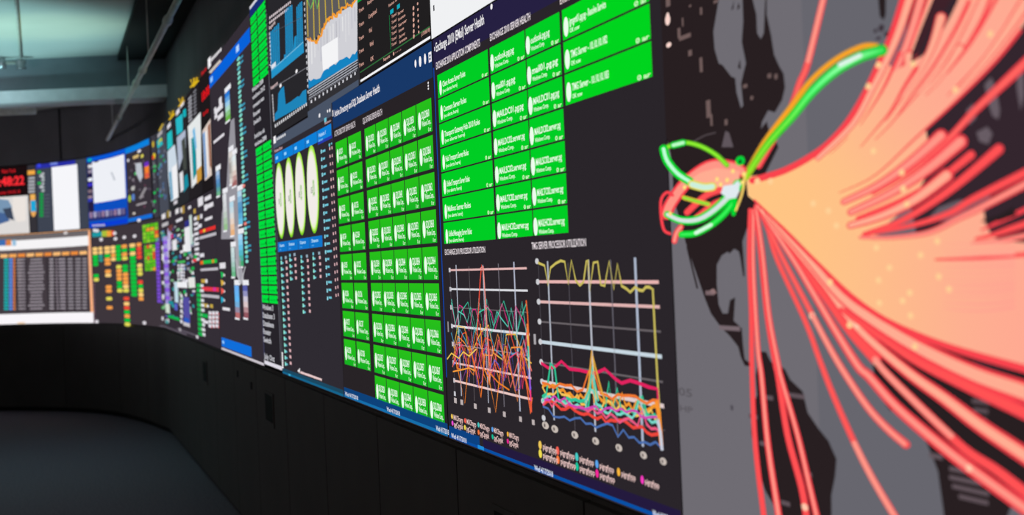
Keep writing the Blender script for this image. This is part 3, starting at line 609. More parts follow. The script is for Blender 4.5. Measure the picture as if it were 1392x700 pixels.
G = [((375.4, 388.6), (221, 323.6)), ((388.7, 402.2), (214, 321.7)), ((402.6, 417.6), (206.5, 318.7)), ((418.6, 435.8), (197, 316))]
for (a, b), (y0, y1) in G:
    g = MB(); cx = (a+b)/2-.8; s0 = inv(a, 270)[0]; s1 = inv(b-1.2, 270)[0]; z0 = inv(b, y1)[1]; z1 = inv(a+(b-a)*.3, y0)[1]
    n = 36; cs, cz, rs, rz = (s0+s1)/2, (z0+z1)/2, (s1-s0)/2, (z1-z0)/2
    def el(k, f, ds=0): return (cs+ds+rs*f*math.cos(k*2*math.pi/n), cz+rz*f*math.sin(k*2*math.pi/n))
    g.sz([el(k, 1) for k in range(n)], [mix([(125, 205, 30), (160, 230, 60)], .5+.5*math.sin(k*2*math.pi/n)) for k in range(n)], 2)
    for q, (f, c) in enumerate(((.95, (180, 232, 95)), (.91, (214, 240, 160)), (.87, (236, 238, 214)), (.8, (242, 236, 232)))): g.sz([el(k, f, -rs*(.03+.025*q)) for k in range(n)], c, 2.4+.3*q)
    o = g.build('gauge', t)
    MB().tsz('15', cs-rs*.3, cs-rs*.05, cz-.015, cz+.01, (60, 110, 50), 4).tsz('100', cs, cs+rs*.35, cz-.03, cz+.04, (120, 190, 60), 4).build('gauge_text', o)
g = MB(); za = inv(378.4, 329.5)[1]; zb = inv(379.5, 342.5)[1]; xs = [378.4, 391, 406, 421.6, 439.4]
for a, b in zip(xs, xs[1:]):
    s0, s1 = inv(a, 335)[0]+.004, inv(b, 335)[0]-.004; g.rsz(s0, s1, zb, za, (16, 118, 204), 2); g.tsz('Stats', s0+.06, s0+(s1-s0)*.7, zb+(za-zb)*.5, zb+(za-zb)*.78, (185, 230, 255), 3); g.tsz('on', s0+.06, s0+(s1-s0)*.35, zb+(za-zb)*.15, zb+(za-zb)*.32, (100, 180, 240), 3)
g.build('column_header', t)
CY = (110, 195, 215); PKK = (225, 180, 185)
g = MB()
for x1_, x2_, rows, y0 in ((383, 390, 17, 352), (394.8, 402, 4, 348), (410.3, 419, 9, 350), (426.5, 435.5, 4, 346)):
    for r in range(rows):
        y = y0+r*8.6+5; dx = r*.36
        g.ctr(x1_+dx, y, 1.6, 5, (150, 235, 215), 2).ctr(x1_+dx+1.8, y+.5, 2.2, 2.5, CY, 2).ctr(x2_+dx, y-1, 2.4, 4, PKK, 2)
    g.ctr(x1_, y0-1, 2, 4, CY, 2).ctr(x2_-1, y0-2, 2.6, 4, (150, 170, 185), 2)
for r in range(20):
    y = 204+r*10.5; dx = r*.45; wd = random.choice([3, 5, 7, 4]); g.ctr(437.5+dx, y+2, 1.6, 5, (150, 220, 235), 2).ctr(439+dx+wd/2, y+1, wd, 3, CY, 2)
    g.ctr(449+dx, y-2, 1.4, 4, PKK, 2).ctr(452+dx, y-3, 1.2, 4, PKK, 2)
g.disc(448.5, 197, 2, 5, CY, 2).disc(451.5, 195, 1.6, 3, CY, 2)
g.build('server_list', t)
g = MB().ctr(374, 190, 3.2, 10, WH, 2)
for k in range(5): g.disc(377.5+k*2.6, 189-k*1.5, 2, 4, (225, 225, 230), 2)
g.tx('Website Status', 373.5, 208, 384.5, 4, PKK, 2).ctr(443, 163, 3, 6, CY, 2).tx('Status', 442, 169.5, 450.5, 3, PKK, 2); g.ctr(435, 157, 2, 5, WH, 2); g.disc(449, 150, 1.8, 5, WH, 2).disc(446, 151, 1.8, 4, WH, 2)
g.build('title_text', t)
g = MB().tx('100 of 500 shown', 409, 507.5, 438, 3.5, (235, 205, 205), 2).poly([(405, 504), (408.5, 500), (408, 507)], WH, 2); g.rib([(409, 506), (438, 516)], 2.5, (230, 200, 200), 1.5); g.build('status_text', t)
MB().rsz(8.775, 10.61, ZB+.006, ZB+.030, (28, 72, 96), 1).rsz(8.775, 10.61, ZB+.004, ZB+.014, (20, 100, 140), 2).disc(394.3, 509.5, 3, 3, (60, 170, 210), 2.5).build('footer_bar', t)
g = MB()
for k in range(7): g.disc(384.6+k*.12, 480+k*3.2, 2.0, 3, WH, 4)
g.build('icon_column', t)
MB().rsz(8.768, 8.79, 1.06, 2.2, (82, 84, 94), 1).build('scroll_bar', t, 'grey vertical line at the left edge')

# ------------------------------------------------------------------ upper row, right part
t = screen('report_screen', 11.27, 12.468, ZM, ZT, (33, 31, 32), 'dark report screen with small pink text columns at the top edge')
g = MB(); PT = (215, 165, 150)
for y in (-6, 15, 34.5, 53, 70.5, 89): g.tx('Trans', 488.8, y+3, 495.5, 5, PT, 2)
g.build('row_label', t)
g = MB().tx('Completed', 501.8, 26, 513, 6, PT, 2).tx('Request', 500.5, 7, 511, 5, PT, 2).tx('Wed', 502.5, 45.5, 506.5, 6, PT, 2).tx('Wed', 503.5, 64, 508.5, 6, PT, 2).tx('OK', 504.5, 84, 509, 6, PT, 2).build('value_text', t)
MB().rect(529.9, 20.4, 532.2, 67, (20, 150, 80), 2).build('green_bar', t, 'thin green vertical bar beside the list')
g = MB()
for i, y in enumerate((22, 30, 38, 45.5, 53.5, 60.5)):
    g.tx('Tunnel', 533.3, y+3, 539.8, 4.2, PT, 2); g.tx('Servername' if i % 2 else 'Server', 541.8+i*.4, y-1, 550+(i % 3)*2, 4.2, PT, 2); g.disc(563+i*.1, y-11, 2.4, 6, PT, 2).disc(568.7+i*.3, y-17, 1.8, 4, PT, 2)
g.tx('Status of', 529, 10, 541, 4, PT, 2); g.build('list_text', t)
MB().ctr(533.5, 15.5, 4.5, 6, (20, 170, 190), 2).ctr(542.5, 8.7, 4, 6, (20, 170, 190), 2).build('heading_text', t, 'cyan column headings')
g = MB().tx('Reports', 522.3, 83.5, 531, 4.5, PT, 2).tx('(17/08/18)', 573.8, 49.5, 585.5, 5, PT, 2); g.disc(536, 73, 2, 5, PT, 2)
for k in range(4): g.disc(539+k*2.2, 71.5-k*1.3, 1.3, 2, (150, 110, 105), 2)
g.build('footer_text', t)
MB().rsz(11.28, 12.46, 2.209, 2.217, (245, 245, 248), 2).rsz(11.28, 12.46, 2.242, 2.246, (50, 110, 60), 2).build('divider_line', t)
MB().poly([(487, 4), (494, -1), (496, -5), (486, -5)], (10, 160, 60), 2).build('corner_badge', t, 'green corner piece')

t = screen('graph_screen', 10.0, 11.268, ZM, ZT, (50, 49, 53), 'graph screen with an orange zigzag over a pale field and a white square')
sA, sB = inv(418, 60)[0], inv(486.5, 60)[0]
def zy(x, y): return inv(x, y)
MB().poly([(414, -70), (484, -130), (486.5, 10), (417.5, 60)], (92, 90, 92), 1).build('plot_field', t)
g = MB(); oc = [(418, 52), (424, 55), (430, 57), (434, 54), (438, 44), (442, 38), (446, 30), (451, 26), (455, 20), (459, 21), (463, 15), (468, 14), (472, 11), (478, 8), (482, 3), (486.5, -4)]
bl = [(486.5, 68), (483, 74), (480, 73), (476, 80), (472, 77), (467, 80), (462, 82), (457, 88), (452, 86), (447, 94), (443, 93), (440, 98), (436, 106), (431, 108), (427, 107), (423, 110), (420, 108)]
g.poly(oc+bl, (208, 208, 214), 1.5)
for k in range(16):
    x = 420+k*4.2; yy = 56-(x-418)*.78; g.rib([(x, yy+4), (x+.5, yy+42-(k % 4)*6)], random.choice([.6, 1, 1.4]), random.choice([(190, 190, 200), (228, 228, 230), (180, 180, 188)]), 2)
g.build('pale_area', t)
MB().poly([(420, 121)]+bl[::-1]+[(487, 81)], (22, 132, 194), 2).build('blue_area', t)
g = MB(); P = []
for i in range(60):
    u = i/59*(len(oc)-1); k = min(int(u), len(oc)-2); v = u-k; P.append((oc[k][0]+(oc[k+1][0]-oc[k][0])*v, oc[k][1]+(oc[k+1][1]-oc[k][1])*v+random.uniform(-6, 4)))
g.rib(P, 2.6, (245, 158, 50), 2.6); g.build('orange_line', t)
g = MB()
for x, y in ((419.5, 50), (428, 55), (435.5, 46), (444, 30), (453, 18), (462, 12), (471, 6), (480, 0)): g.rib([(x-1.5, -10), (x, y)], 1.2, (205, 175, 60), 2.8)
g.rib([(417, -5), (423, 12), (430, -8)], 1.2, (110, 215, 90), 3).rib([(428, -5), (432, 12), (436, -6)], 1.2, (110, 215, 90), 3); g.build('yellow_line', t)
MB().poly([(438, 64), (460.3, 50), (460.8, 83), (440, 97)], (244, 244, 246), 3.4).build('white_square', t)
g = MB()
for k in range(4): g.rib([(420.5+k*.2, 123.5+k*3.3), (487, 81+k*3.6)], 1.1 if k else 1.6, (185, 188, 198), 2)
for k in range(26): x = 421+k*2.55; g.rib([(x, 133-(k*1.57)), (x+.2, 136-(k*1.57))], 1.4, (120, 120, 128), 2.2)
for k in range(12): x = 424+k*5.4; g.ctr(x, 138-k*3.45, 1.8, 4, (215, 215, 222), 2)
for k in range(16): g.ctr(414.4+k*.34, 5+k*8, 1.2, 4, (215, 215, 220), 2)
g.build('axis_labels', t)
MB().poly([(419, 152), (488.3, 108), (488.6, 116.5), (419.5, 160)], (74, 84, 102), 3).build('footer_bar', t)

t = screen('graph_screen', 8.765, 9.998, 2.207, ZT, (40, 39, 43), 'graph screen with two light blue bar and area charts')
BLU = (32, 140, 192)
g = MB().poly([(369.8, 107), (369.3, 95), (387, 79), (413, 55.6), (413.8, 71)], (36, 146, 198), 2)
for x0, x1, y0, y1 in ((368, 380.5, 42, 31), (388, 398.5, 14, 7), (403.5, 412, 10, 1)):
    n = int((x1-x0)/2.1)
    for k in range(n):
        xa = x0+(x1-x0)*k/n; xb = x0+(x1-x0)*(k+.78)/n; ya = y0+(y1-y0)*k/n+random.uniform(-1.5, 1.5); yb = 96-(xa-368)*.9; g.poly([(xa, ya), (xb, ya-1), (xb+1.2, yb), (xa+1.2, yb+1)], BLU, 2.2)
g.poly([(386, 84), (387, 74), (389, 74), (390, 82)], BLU, 2.2); g.poly([(399, 70), (401, 50), (404, 48), (404, 66)], BLU, 2.2)
g.rib([(369.5, 96), (413, 57)], .9, (130, 195, 225), 2.8); g.build('bar_chart', t)
MB().poly([(374, 164), (374.2, 155), (378, 150), (379, 127), (383, 120), (386.5, 117), (389, 142), (396, 138), (405, 131), (408, 131), (412, 124), (417, 121), (417.5, 140)], (30, 132, 184), 2).build('area_chart', t)
g = MB().rib([(371, 121), (376, 117), (417.5, 92)], .8, (130, 130, 138), 2).disc(382, 116.5, 3, 5, WH, 2.5).disc(403.8, 96.8, 3, 5, WH, 2.5).tx('Response', 368.8, 122, 378.3, 4.5, (235, 205, 205), 2)
g.rib([(373.5, 92), (367, 88)], 1, WH, 2); g.tx('Reports', 366.5, 41, 374.8, 5, (240, 215, 215), 2).ctr(372.7, 89, 6, 6, (220, 225, 235), 3)
for k in range(16): g.ctr(375+k*2.8, 171-k*1.95, 1.4, 4.6, (225, 225, 230), 2)
for k in range(12): g.disc(367.5+k*2.5, 24-k*1.9, 1.7, 4, (235, 220, 225), 2).disc(367.6+k*2.5, 30.5-k*1.9, 1.7, 4, (235, 220, 225), 2)
for k in range(9): g.ctr(367+k*.25, 46+k*5.5, 1.2, 4, (205, 210, 220), 2)
for k in range(9): g.ctr(371+k*.25, 130+k*4.2, 1.2, 3.4, (205, 205, 212), 2)
g.rib([(373, 43), (387, 36), (412, 23)], .5, (90, 90, 96), 3); g.build('axis_labels', t)
MB().poly([(370, 181), (418.6, 149), (419, 158), (370.4, 190)], (70, 76, 90), 3).build('footer_bar', t, 'slate grey strip') if False else None

# ------------------------------------------------------------------ narrow list
t = screen('list_screen', 8.025, 8.762, ZB+.012, ZT+.0, (38, 35, 41), 'narrow tall screen with a double column of bright green list cells')
MB().rect(339.3, 22, 360, -6, (30, 50, 120), 1).build('header_bar', t) if False else MB().rsz(8.03, 8.755, inv(340, 25)[1], inv(338.6, 14)[1]-.005, (24, 46, 116), 1).rsz(8.03, 8.755, inv(338.6, 14)[1]-.005, inv(338.6, 11)[1], (215, 215, 225), 1).build('header_bar', t)
def two(y0, n, dy, L=2):
    for r in range(n):
        for ca, cb in ((8.05, 8.33), (8.36, 8.70)):
            zc = inv(341, y0)[1]-r*dy; g = MB(); g.rsz(ca, cb, zc-dy*.82, zc, (0, 222, 62), 2)
            g.rsz(cb-.03, cb+.03, zc-dy*.55, zc-dy*.3, (10, 60, 30), 2.4); 
            for q in range(6): g.rsz(ca+.05+q*.038, ca+.066+q*.038, zc-dy*.6, zc-dy*.4, (10, 150, 50), 2.4)
            g.build('list_cell', t)
dyz = inv(341, 30)[1]-inv(341.5, 41.9)[1]
two(25, 8, dyz); two(207, 17, dyz*1.04)
g = MB()
for x0, y0, x1, tt in ((343.4, 126, 358.4, 'Windows 2008'), (344, 136, 360.6, 'windows 2012'), (344.6, 147.5, 359.6, 'vmware esx'), (345.2, 159, 354.6, 'Router'), (345.6, 170, 355, 'Switch'), (346.6, 188.6, 360.4, 'Switches ok'), (347, 199.3, 362.8, 'windows 2008')): g.tx(tt, x0, y0, x1, 6, (225, 225, 232), 2)
for x0, y0, x1, tt in ((357.6, 420.5, 372, 'Windows 3'), (358, 431.5, 374, 'Databases 3'), (358.4, 442.5, 373, 'Database'), (358.7, 453.5, 369, 'Router'), (359, 464.5, 369.3, 'Switch'), (359.8, 486.8, 374, 'July Oct')): g.tx(tt, x0, y0, x1, 7, (215, 215, 222), 2)
g.build('list_text', t)
MB().rsz(8.03, 8.755, ZB+.016, ZB+.036, (222, 218, 228), 1).build('footer_bar', t, 'white strip along the bottom edge')
MB().rsz(8.715, 8.735, 1.10, 2.85, (105, 105, 115), 2).rsz(8.03, 8.045, 1.10, 2.2, (80, 84, 130), 2).build('divider_line', t)

# ------------------------------------------------------------------ network map with pictures
BG3 = (52, 46, 54)
SB = inv(288.6, 200)[0]+.003
t = screen('diagram_screen', SB, 8.02, ZB, ZT, BG3, 'network diagram screen under a bright blue title bar with a dotted list at its right')
a, b = inv(338, 60)[1], inv(338, 39)[1]
MB().rsz(SB+.02, 8.0, a, b, (8, 98, 218), 2).ctr(323.5, 66, 4, 9, (180, 215, 255), 3).ctr(288, 108, 3.5, 7, (150, 200, 255), 3).build('header_bar', t)
g = MB().ctr(285, 85, 4, 14, WH, 2)
for k in range(6): g.disc(288.5+k*2.4, 80.5-k*2.6, 2, 5, WH, 2)
g.rib([(285.5, 99), (300.5, 82)], 3.5, (205, 195, 185), 2); g.build('title_text', t)
g = MB()
for k in range(44):
    y = 80+k*6.4; x = 324.5+k*.27; c = [(125, 215, 205), (150, 225, 190), (90, 190, 200), (140, 220, 210)][k % 4]
    g.disc(x, y, 4.4, 4.8, (230, 130, 120) if k in (27, 35) else c, 2)
    if k % 5 in (0, 1): g.ctr(x+4, y-2, 5, 3, (60, 150, 180), 2)
g.build('server_list', t)
g = MB().poly([(314, 164), (319, 160), (321, 205), (325, 300), (325, 360), (322, 360), (320, 325), (301, 325), (302, 290), (308, 262), (311, 200)], (150, 148, 156), 1.5).poly([(318, 310), (325, 305), (329, 360), (334, 393), (322, 375)], (165, 163, 170), 1.7); g.build('pylon_drawing', t)
pics = [((310, 144, 6.5, 40), [(10, 100, 210), (190, 225, 235), (90, 170, 40)]), ((318.5, 232, 6.5, 42), [(220, 235, 240), (235, 225, 215), (150, 80, 80)]), ((314.5, 228, 5, 44), [(230, 225, 220), (150, 145, 140), (235, 230, 225)]), ((297, 249, 5, 34), [(190, 205, 230), (70, 130, 190), (120, 190, 130)]),
        ((306.5, 288, 5, 50), [(225, 225, 230), (200, 205, 205), (140, 190, 130)]), ((316, 297, 5.5, 46), [(170, 215, 235), (230, 220, 215), (235, 170, 110)]), ((327, 282, 6, 46), [(200, 225, 240), (70, 140, 190), (110, 200, 235)]),
        ((317.5, 356, 5, 40), [(210, 225, 225), (180, 205, 205), (90, 180, 120)]), ((328, 340, 6, 44), [(185, 220, 250), (90, 190, 225), (60, 160, 90)]), ((323, 410, 6, 44), [(110, 170, 240), (100, 190, 245), (200, 90, 80)]), ((334.5, 410, 6, 44), [(60, 70, 160), (235, 225, 225), (130, 60, 70)])]
for (x, y, w_, h_), cc in pics:
    g = MB().ctr(x, y-h_/2-4, w_+2, 7, (235, 235, 240), 2); s0 = inv(x-w_/2, y)[0]; s1 = inv(x+w_/2, y)[0]; za, zb = inv(x, y-h_/2)[1], inv(x, y+h_/2)[1]
    for k in range(6): g.rsz(s0, s1, za+(zb-za)*(k+1)/6, za+(zb-za)*k/6, mix(cc, (k+.5)/6), 2.5)
    g.ctr(x, y+h_/2+1, w_, 3, (235, 235, 240), 2); g.build('picture', t)
g = MB().rib([(321, 352), (326, 385)], 1.2, (190, 190, 196), 2.5).rib([(334, 362), (328, 386)], 1.2, (190, 190, 196), 2.5).rib([(327, 350), (328, 385)], 1.5, (160, 160, 168), 2.5); g.build('connector_line', t)
g = MB()
for x, y, w_, h_ in ((300, 138, 4, 12), (298, 148, 11, 7), (300, 158, 8, 7), (293, 150, 3, 8), (294, 158, 4, 6), (298, 188, 15, 4), (273, 274, 7, 12), (283, 269, 9, 6), (286, 279, 9, 6), (280, 282, 4, 8), (284, 297, 10, 4), (303, 361, 8, 8), (308, 420, 10, 4)): g.ctr(x, y, w_, h_, (225, 222, 228), 2)
g.build('note_text', t)
g = MB()
for y, c in ((373, (20, 190, 90)), (384, (225, 180, 70)), (395, (240, 90, 80)), (407, (20, 170, 200))): g.poly([(300.5, y-4), (304, y-2), (305.5, y+1), (301.5, y+5)], c, 2).disc(305, y+1, 3, 4, (210, 200, 205), 2)
g.build('legend_entry', t)
MB().rect(301.5, 459, 341.5, 483, (16, 110, 218), 2).build('blue_button', t).__setitem__('label', 'bright blue rectangular button') if False else MB().rsz(inv(302, 470)[0], inv(342, 470)[0], inv(302, 470.5)[1], inv(302, 458.5)[1], (16, 110, 218), 2).ctr(304, 465, 2.4, 4, (150, 205, 255), 3).build('blue_button', t)
MB().rsz(inv(301.5, 475)[0], 8.01, ZB+.004, ZB+.018, (205, 198, 206), 1).build('footer_bar', t, 'pale strip at the bottom edge under the button')

# ------------------------------------------------------------------ diagrams in the lower row
t = screen('diagram_screen', .28, SB-.003, ZB, 2.12, BG3, 'diagram screen crowded with tiny coloured boxes right of the purple column')
def many(name, lst, L=2, lab=None):
    g = MB()
    for i, (x, y, w_, h_, c) in enumerate(lst): g.ctr(x, y, w_, h_, c, L+.05*(i % 6))
    return g.build(name, t, lab)
WT = (222, 220, 228); GN = (20, 175, 75); LG = (130, 190, 140); YE = (195, 165, 70)
many('status_bar', [(282.5, 312, 22, 5, (225, 50, 48)), (278, 313.5, 3, 4, (230, 190, 60)), (283, 320.5, 23, 4, (190, 186, 194))])
many('status_bar', [(285.5, 355.5, 20, 5, (30, 185, 70)), (274.5, 357, 4, 5, (230, 100, 40)), (290, 355, 3, 5, (210, 140, 40)), (285, 366, 24, 3.6, (190, 186, 194))])
many('status_bar', [(286.5, 393, 23, 5.5, (225, 60, 75)), (292, 393, 4, 5, (215, 50, 150)), (286, 402.5, 25, 4, (190, 186, 194))])
many('list_cell', [(270.5+r*.25, 388+r*6.6, 6, 5, GN) for r in range(11)]); many('list_text', [(274.5+r*.25, 388.5+r*6.6, 5, 4, WT) for r in range(11)])
many('status_cells', [(286+c*4.8, 425.5+r*5.8, 4, 4.6, WT) for c in range(3) for r in range(4)]+[(288.4+c*4.6, 427+r*5.8, 1.6, 3.4, (190, 50, 60)) for c in range(3) for r in range(4)], 2)
many('note_text', [(223+i*7 if i < 2 else 241+(i-2)*7, 294-i*2.2 if i < 2 else 287-(i-2)*2, 4.5, 7, (225, 222, 226)) for i in range(4)]+[(229, 291, 3.5, 10, (150, 130, 60)), (249.5, 285, 3.5, 10, (170, 140, 60)), (244, 299, 9, 4, WT), (225, 305, 8, 5, (190, 186, 190)), (239, 275, 5, 5, (210, 206, 212)), (258, 282, 4, 4, WT), (265, 287, 3, 6, YE), (266, 297, 4, 5, WT), (270, 296, 3, 6, YE), (274, 294, 3, 6, WT)])
many('list_text', [(267+r*.2, 304+r*6.9, 6, 4, WT) for r in range(8)]+[(272, 307, 5, 5, WT), (266, 349, 4, 5, GN), (265, 354, 5, 4, (225, 60, 70)), (275, 347, 6, 5, WT), (277, 382, 6, 5, YE), (281, 382, 3, 5, WT), (279, 415, 8, 5, YE), (283, 416, 3, 3, WT), (288, 416, 4, 5, YE), (279, 429, 8, 5, GN), (280, 437.5, 7, 4, WT)])
many('picture', [(255.5, 325, 8, 34, (232, 232, 236)), (255, 304, 7, 9, (50, 50, 130)), (260, 312, 3.5, 40, (200, 215, 210)), (252, 337, 6, 10, (235, 235, 238)), (248, 387, 14, 8, (238, 238, 242)), (261, 384, 9, 14, (228, 228, 224)), (254, 421, 8.5, 34, (84, 78, 160)), (254, 436, 7, 8, (40, 90, 190)), (254, 441, 9, 5, (200, 195, 200))], 2)
many('picture', [(230.5, 325, 4, 30, (190, 180, 215)), (227, 338, 5, 26, (226, 224, 230)), (224, 349, 6, 9, (235, 235, 238)), (237.5, 333, 6, 14, (228, 226, 232)), (234, 321, 3, 6, (200, 50, 130)), (232, 310, 6, 8, (110, 60, 60)), (240, 397, 5, 28, (190, 215, 228)), (239.5, 417, 4, 9, (90, 100, 200)), (228.5, 419, 5, 13, (205, 220, 205)), (231, 411, 10, 4.5, (30, 140, 150)), (236, 432, 17, 3.5, GN)], 2)
rr = random.Random(5)
many('diagram_boxes', [(rr.uniform(221, 265), rr.uniform(308, 440), rr.uniform(1.5, 4.5), rr.uniform(2, 5), rr.choice([LG, GN, WT, (150, 150, 160), (70, 120, 180), (40, 150, 150), WT, (90, 80, 160)])) for k in range(150)], 1.6)
many('list_cell', [(247, 356+r*4.5, 10 if r < 1 else 3, 3.2, (70, 185, 90) if r < 1 else WT) for r in range(6)]+[(243+c*3.6, 361+r*4.6, 2.4, 3, WT) for c in range(3) for r in range(5)]+[(247, 402+r*7, 3, 4.5, WT) for r in range(6)])
many('frame_line', [(236, 448, 36, 2.2, (96, 88, 100)), (256, 452, 30, 2.2, (96, 88, 100)), (245, 448, 3, 4, (170, 165, 172)), (268.5, 458, 3, 4, (215, 210, 216))], 2)
MB().disc(197.5, 438.8, 4.4, 4.4, (235, 232, 236), 3).build('icon', t) if False else None

# ------------------------------------------------------------------ picture strips of the upper row
zlo = 2.122
def tall(nm, x0, x1, yref, label, bg=(36, 33, 36), cat='screen', ztop=ZT):
    return screen(nm, inv(x0, yref)[0], inv(x1, yref)[0], zlo, ztop, bg, label, cat, 'narrow picture screens in the upper row')
grp = None
t = tall('video_screen', 273.4, 288.6, 200, 'narrow screen with red clock digits above a curtain-like picture', (30, 26, 28))
MB().tx('Paris', 274.2, 104, 281, 6, (215, 20, 30), 2).build('clock_text', t); MB().tx('18:00', 275, 138.5, 285, 13, (235, 20, 30), 2).tx('18:00', 275.3, 138.5, 285.3, 13, (235, 20, 30), 2.2).build('clock_digits', t); MB().tx('Sunday', 276.5, 158.5, 283.8, 5.5, (220, 20, 28), 2).build('clock_text', t)
g = MB().poly([(275.5, 178), (286.5, 161), (288.3, 238), (279, 246)], (222, 205, 195), 2).poly([(276, 182), (279, 178), (282, 240), (279.5, 244)], (120, 160, 210), 2.5).poly([(283, 172), (286, 166), (288, 230), (285.5, 225)], (150, 95, 70), 2.5).poly([(279, 180), (281.5, 176), (284, 236), (282.5, 238)], (240, 235, 232), 2.7); g.build('picture', t)
def yl(g, x, y): g.rib([(x-2.5, y-4), (x, y+4), (x+3, y-6)], 2, (215, 175, 30), 2).rib([(x-3, y+7), (x+5, y-2)], 2.2, (220, 180, 30), 2)
t = tall('video_screen', 254.6, 273.2, 200, 'tall screen with white and teal picture and yellow lettering, left of the red digits')
g = MB(); yl(g, 262, 112); yl(g, 265.5, 111); g.build('title_text', t)
g = MB().poly([(255.5, 172), (273, 152), (274.5, 240), (261, 256)], (228, 232, 232), 1.5).poly([(260, 190), (266, 182), (268, 235), (263, 245)], (20, 140, 150), 2.2).poly([(267.5, 232), (274.3, 225), (274.8, 243), (268, 250)], (205, 150, 60), 2.6).poly([(262, 178), (265, 172), (268, 200), (266, 205)], (120, 185, 225), 2.4); g.build('picture', t)
g = MB()
for r in range(7): g.ctr(258.5+r*.1, 133+r*5, 5, 3, (170, 170, 178), 2).ctr(265+r*.1, 124+r*5, 4, 2.6, (130, 130, 138), 2)
for r in range(18): g.disc(259.5+r*.18, 180+r*4.3, 2.4, 3, (215, 218, 222), 2.8)
g.build('list_text', t)
t = tall('video_screen', 239.2, 254.4, 200, 'screen with two teal panels and yellow lettering, third from the red digits', (40, 42, 46))
g = MB(); yl(g, 246, 138); g.build('title_text', t)
g = MB().poly([(239, 162), (248.3, 154), (248.8, 178), (240.5, 184)], (40, 185, 200), 2).poly([(249, 150), (253, 147), (253.5, 158), (249.5, 160)], (20, 175, 185), 2).poly([(240.5, 187), (252.5, 176), (253, 200), (243, 232)], (175, 185, 205), 2).poly([(244, 236), (249, 232), (250, 258), (246, 262)], (225, 225, 230), 2.4).poly([(251, 240), (255, 236), (257, 252), (250, 262)], (25, 140, 160), 2.6).poly([(247, 192), (252, 185), (254, 230), (250, 232)], (70, 75, 70), 2.7); g.build('picture', t)
g = MB().ctr(242, 152, 5, 7, WT, 2).ctr(248, 142, 5, 5, WT, 2); g.build('list_text', t)
t = tall('video_screen', 226.6, 238.9, 200, 'screen with a teal panel over a white picture, fourth from the red digits', (42, 44, 48))
g = MB(); yl(g, 233, 156); g.build('title_text', t)
g = MB().poly([(227.5, 182), (234, 176), (235, 198), (228, 204)], (35, 190, 195), 2).poly([(228, 206), (238, 196), (241, 222), (243, 268), (233, 274), (229, 240)], (205, 218, 230), 2).poly([(234, 228), (241, 222), (243, 268), (236, 272)], (240, 240, 243), 2.6).poly([(230, 235), (233, 232), (236, 270), (233, 272)], (110, 165, 195), 2.7); g.build('picture', t)
MB().ctr(230, 171, 5, 6, WT, 2).build('list_text', t)
t = tall('video_screen', 213.6, 226.4, 200, 'grey blue screen with a small teal and yellow picture, fifth from the red digits', (72, 76, 88))
g = MB().rib([(217, 178), (222, 168)], 2, (200, 170, 60), 2); g.build('title_text', t)
g = MB().poly([(214, 192), (219, 186), (222, 196), (215, 202)], (40, 180, 190), 2).disc(218.5, 192, 5, 9, (180, 190, 70), 2.4); g.build('picture', t)
g = MB()
for k in range(26): g.disc(rr.uniform(215, 226), rr.uniform(205, 270), 2.4, 4, rr.choice([(80, 110, 150), (110, 115, 130), (30, 150, 80), (90, 130, 170)]), 2)
g.ctr(218, 182, 6, 5, (180, 175, 178), 2); g.build('list_text', t)
t = tall('video_screen', 206.2, 213.3, 215, 'narrowest grey screen with green specks at the bend of the wall', (62, 60, 70))
g = MB().disc(209, 196, 3, 9, (200, 170, 50), 2).disc(210.3, 212, 4, 8, (225, 200, 40), 2).disc(209, 214, 3, 6, (220, 60, 40), 2.3); g.build('picture', t)
g = MB()
for y in (226, 232, 262, 274, 287): g.disc(211, y, 3.4, 4, (30, 190, 90), 2)
for k in range(12): g.disc(rr.uniform(207.5, 213), rr.uniform(220, 290), 2, 4, (110, 115, 120), 2)
g.build('list_text', t)

# ------------------------------------------------------------------ the curved end
sM, sL = inv(172.5, 250)[0], inv(119.3, 260)[0]; sR = inv(206, 245)[0]
BG4 = (62, 54, 60)
ZL = 2.93
t = screen('application_screen', sM+.003, sR-.003, 2.122, ZL, (56, 50, 58), 'dark screen between two bright blue bars with small orange and white pictures')
MB().rsz(sM+.01, sR-.01, ZL-.065, ZL-.004, (12, 128, 222), 2).build('header_bar', t); MB().rsz(sM+.01, sR-.01, 2.135, 2.175, (20, 110, 215), 2).build('footer_bar', t)
g = MB().poly([(185, 222), (193, 221), (195, 240), (191, 247), (186, 236)], (190, 195, 205), 2).ctr(200.5, 233, 6, 18, (245, 130, 50), 2).ctr(200, 223, 6, 6, (110, 50, 190), 2.4).ctr(201, 238, 5, 6, (225, 90, 70), 2.4); g.build('picture', t)
g = MB().ctr(185.5, 213, 8, 4, (220, 190, 120), 2).disc(194, 212, 4, 5, (220, 210, 90), 2).disc(190, 205.5, 5, 4, (230, 225, 230), 2).disc(175, 218, 3, 4, WT, 2).disc(185, 236, 3, 4, (90, 200, 120), 2).disc(181.5, 256, 5, 6, (190, 190, 185), 2).disc(177, 270, 4, 10, (160, 190, 60), 2).disc(182, 268, 4, 10, (90, 130, 200), 2).rib([(199, 255), (191, 270)], 3, (150, 145, 150), 2).ctr(193, 277, 14, 2.4, (170, 165, 170), 2).disc(183, 290, 4, 3, (220, 210, 200), 2)
for k in range(24): g.disc(rr.uniform(175, 206), rr.uniform(215, 285), rr.uniform(1.5, 3), rr.uniform(2, 4), rr.choice([(90, 80, 95), (120, 112, 125), (100, 60, 80), (150, 140, 150)]), 1.6)
g.build('diagram_boxes', t)
t = screen('application_screen', sL+.003, sM-.003, 2.122, ZL, (14, 78, 190), 'blue framed application screen with a white page')
g = MB().rsz(inv(127.3, 250)[0], sM-.05, inv(150, 273)[1], ZL-.06, (238, 240, 246), 2); g.build('page', t)
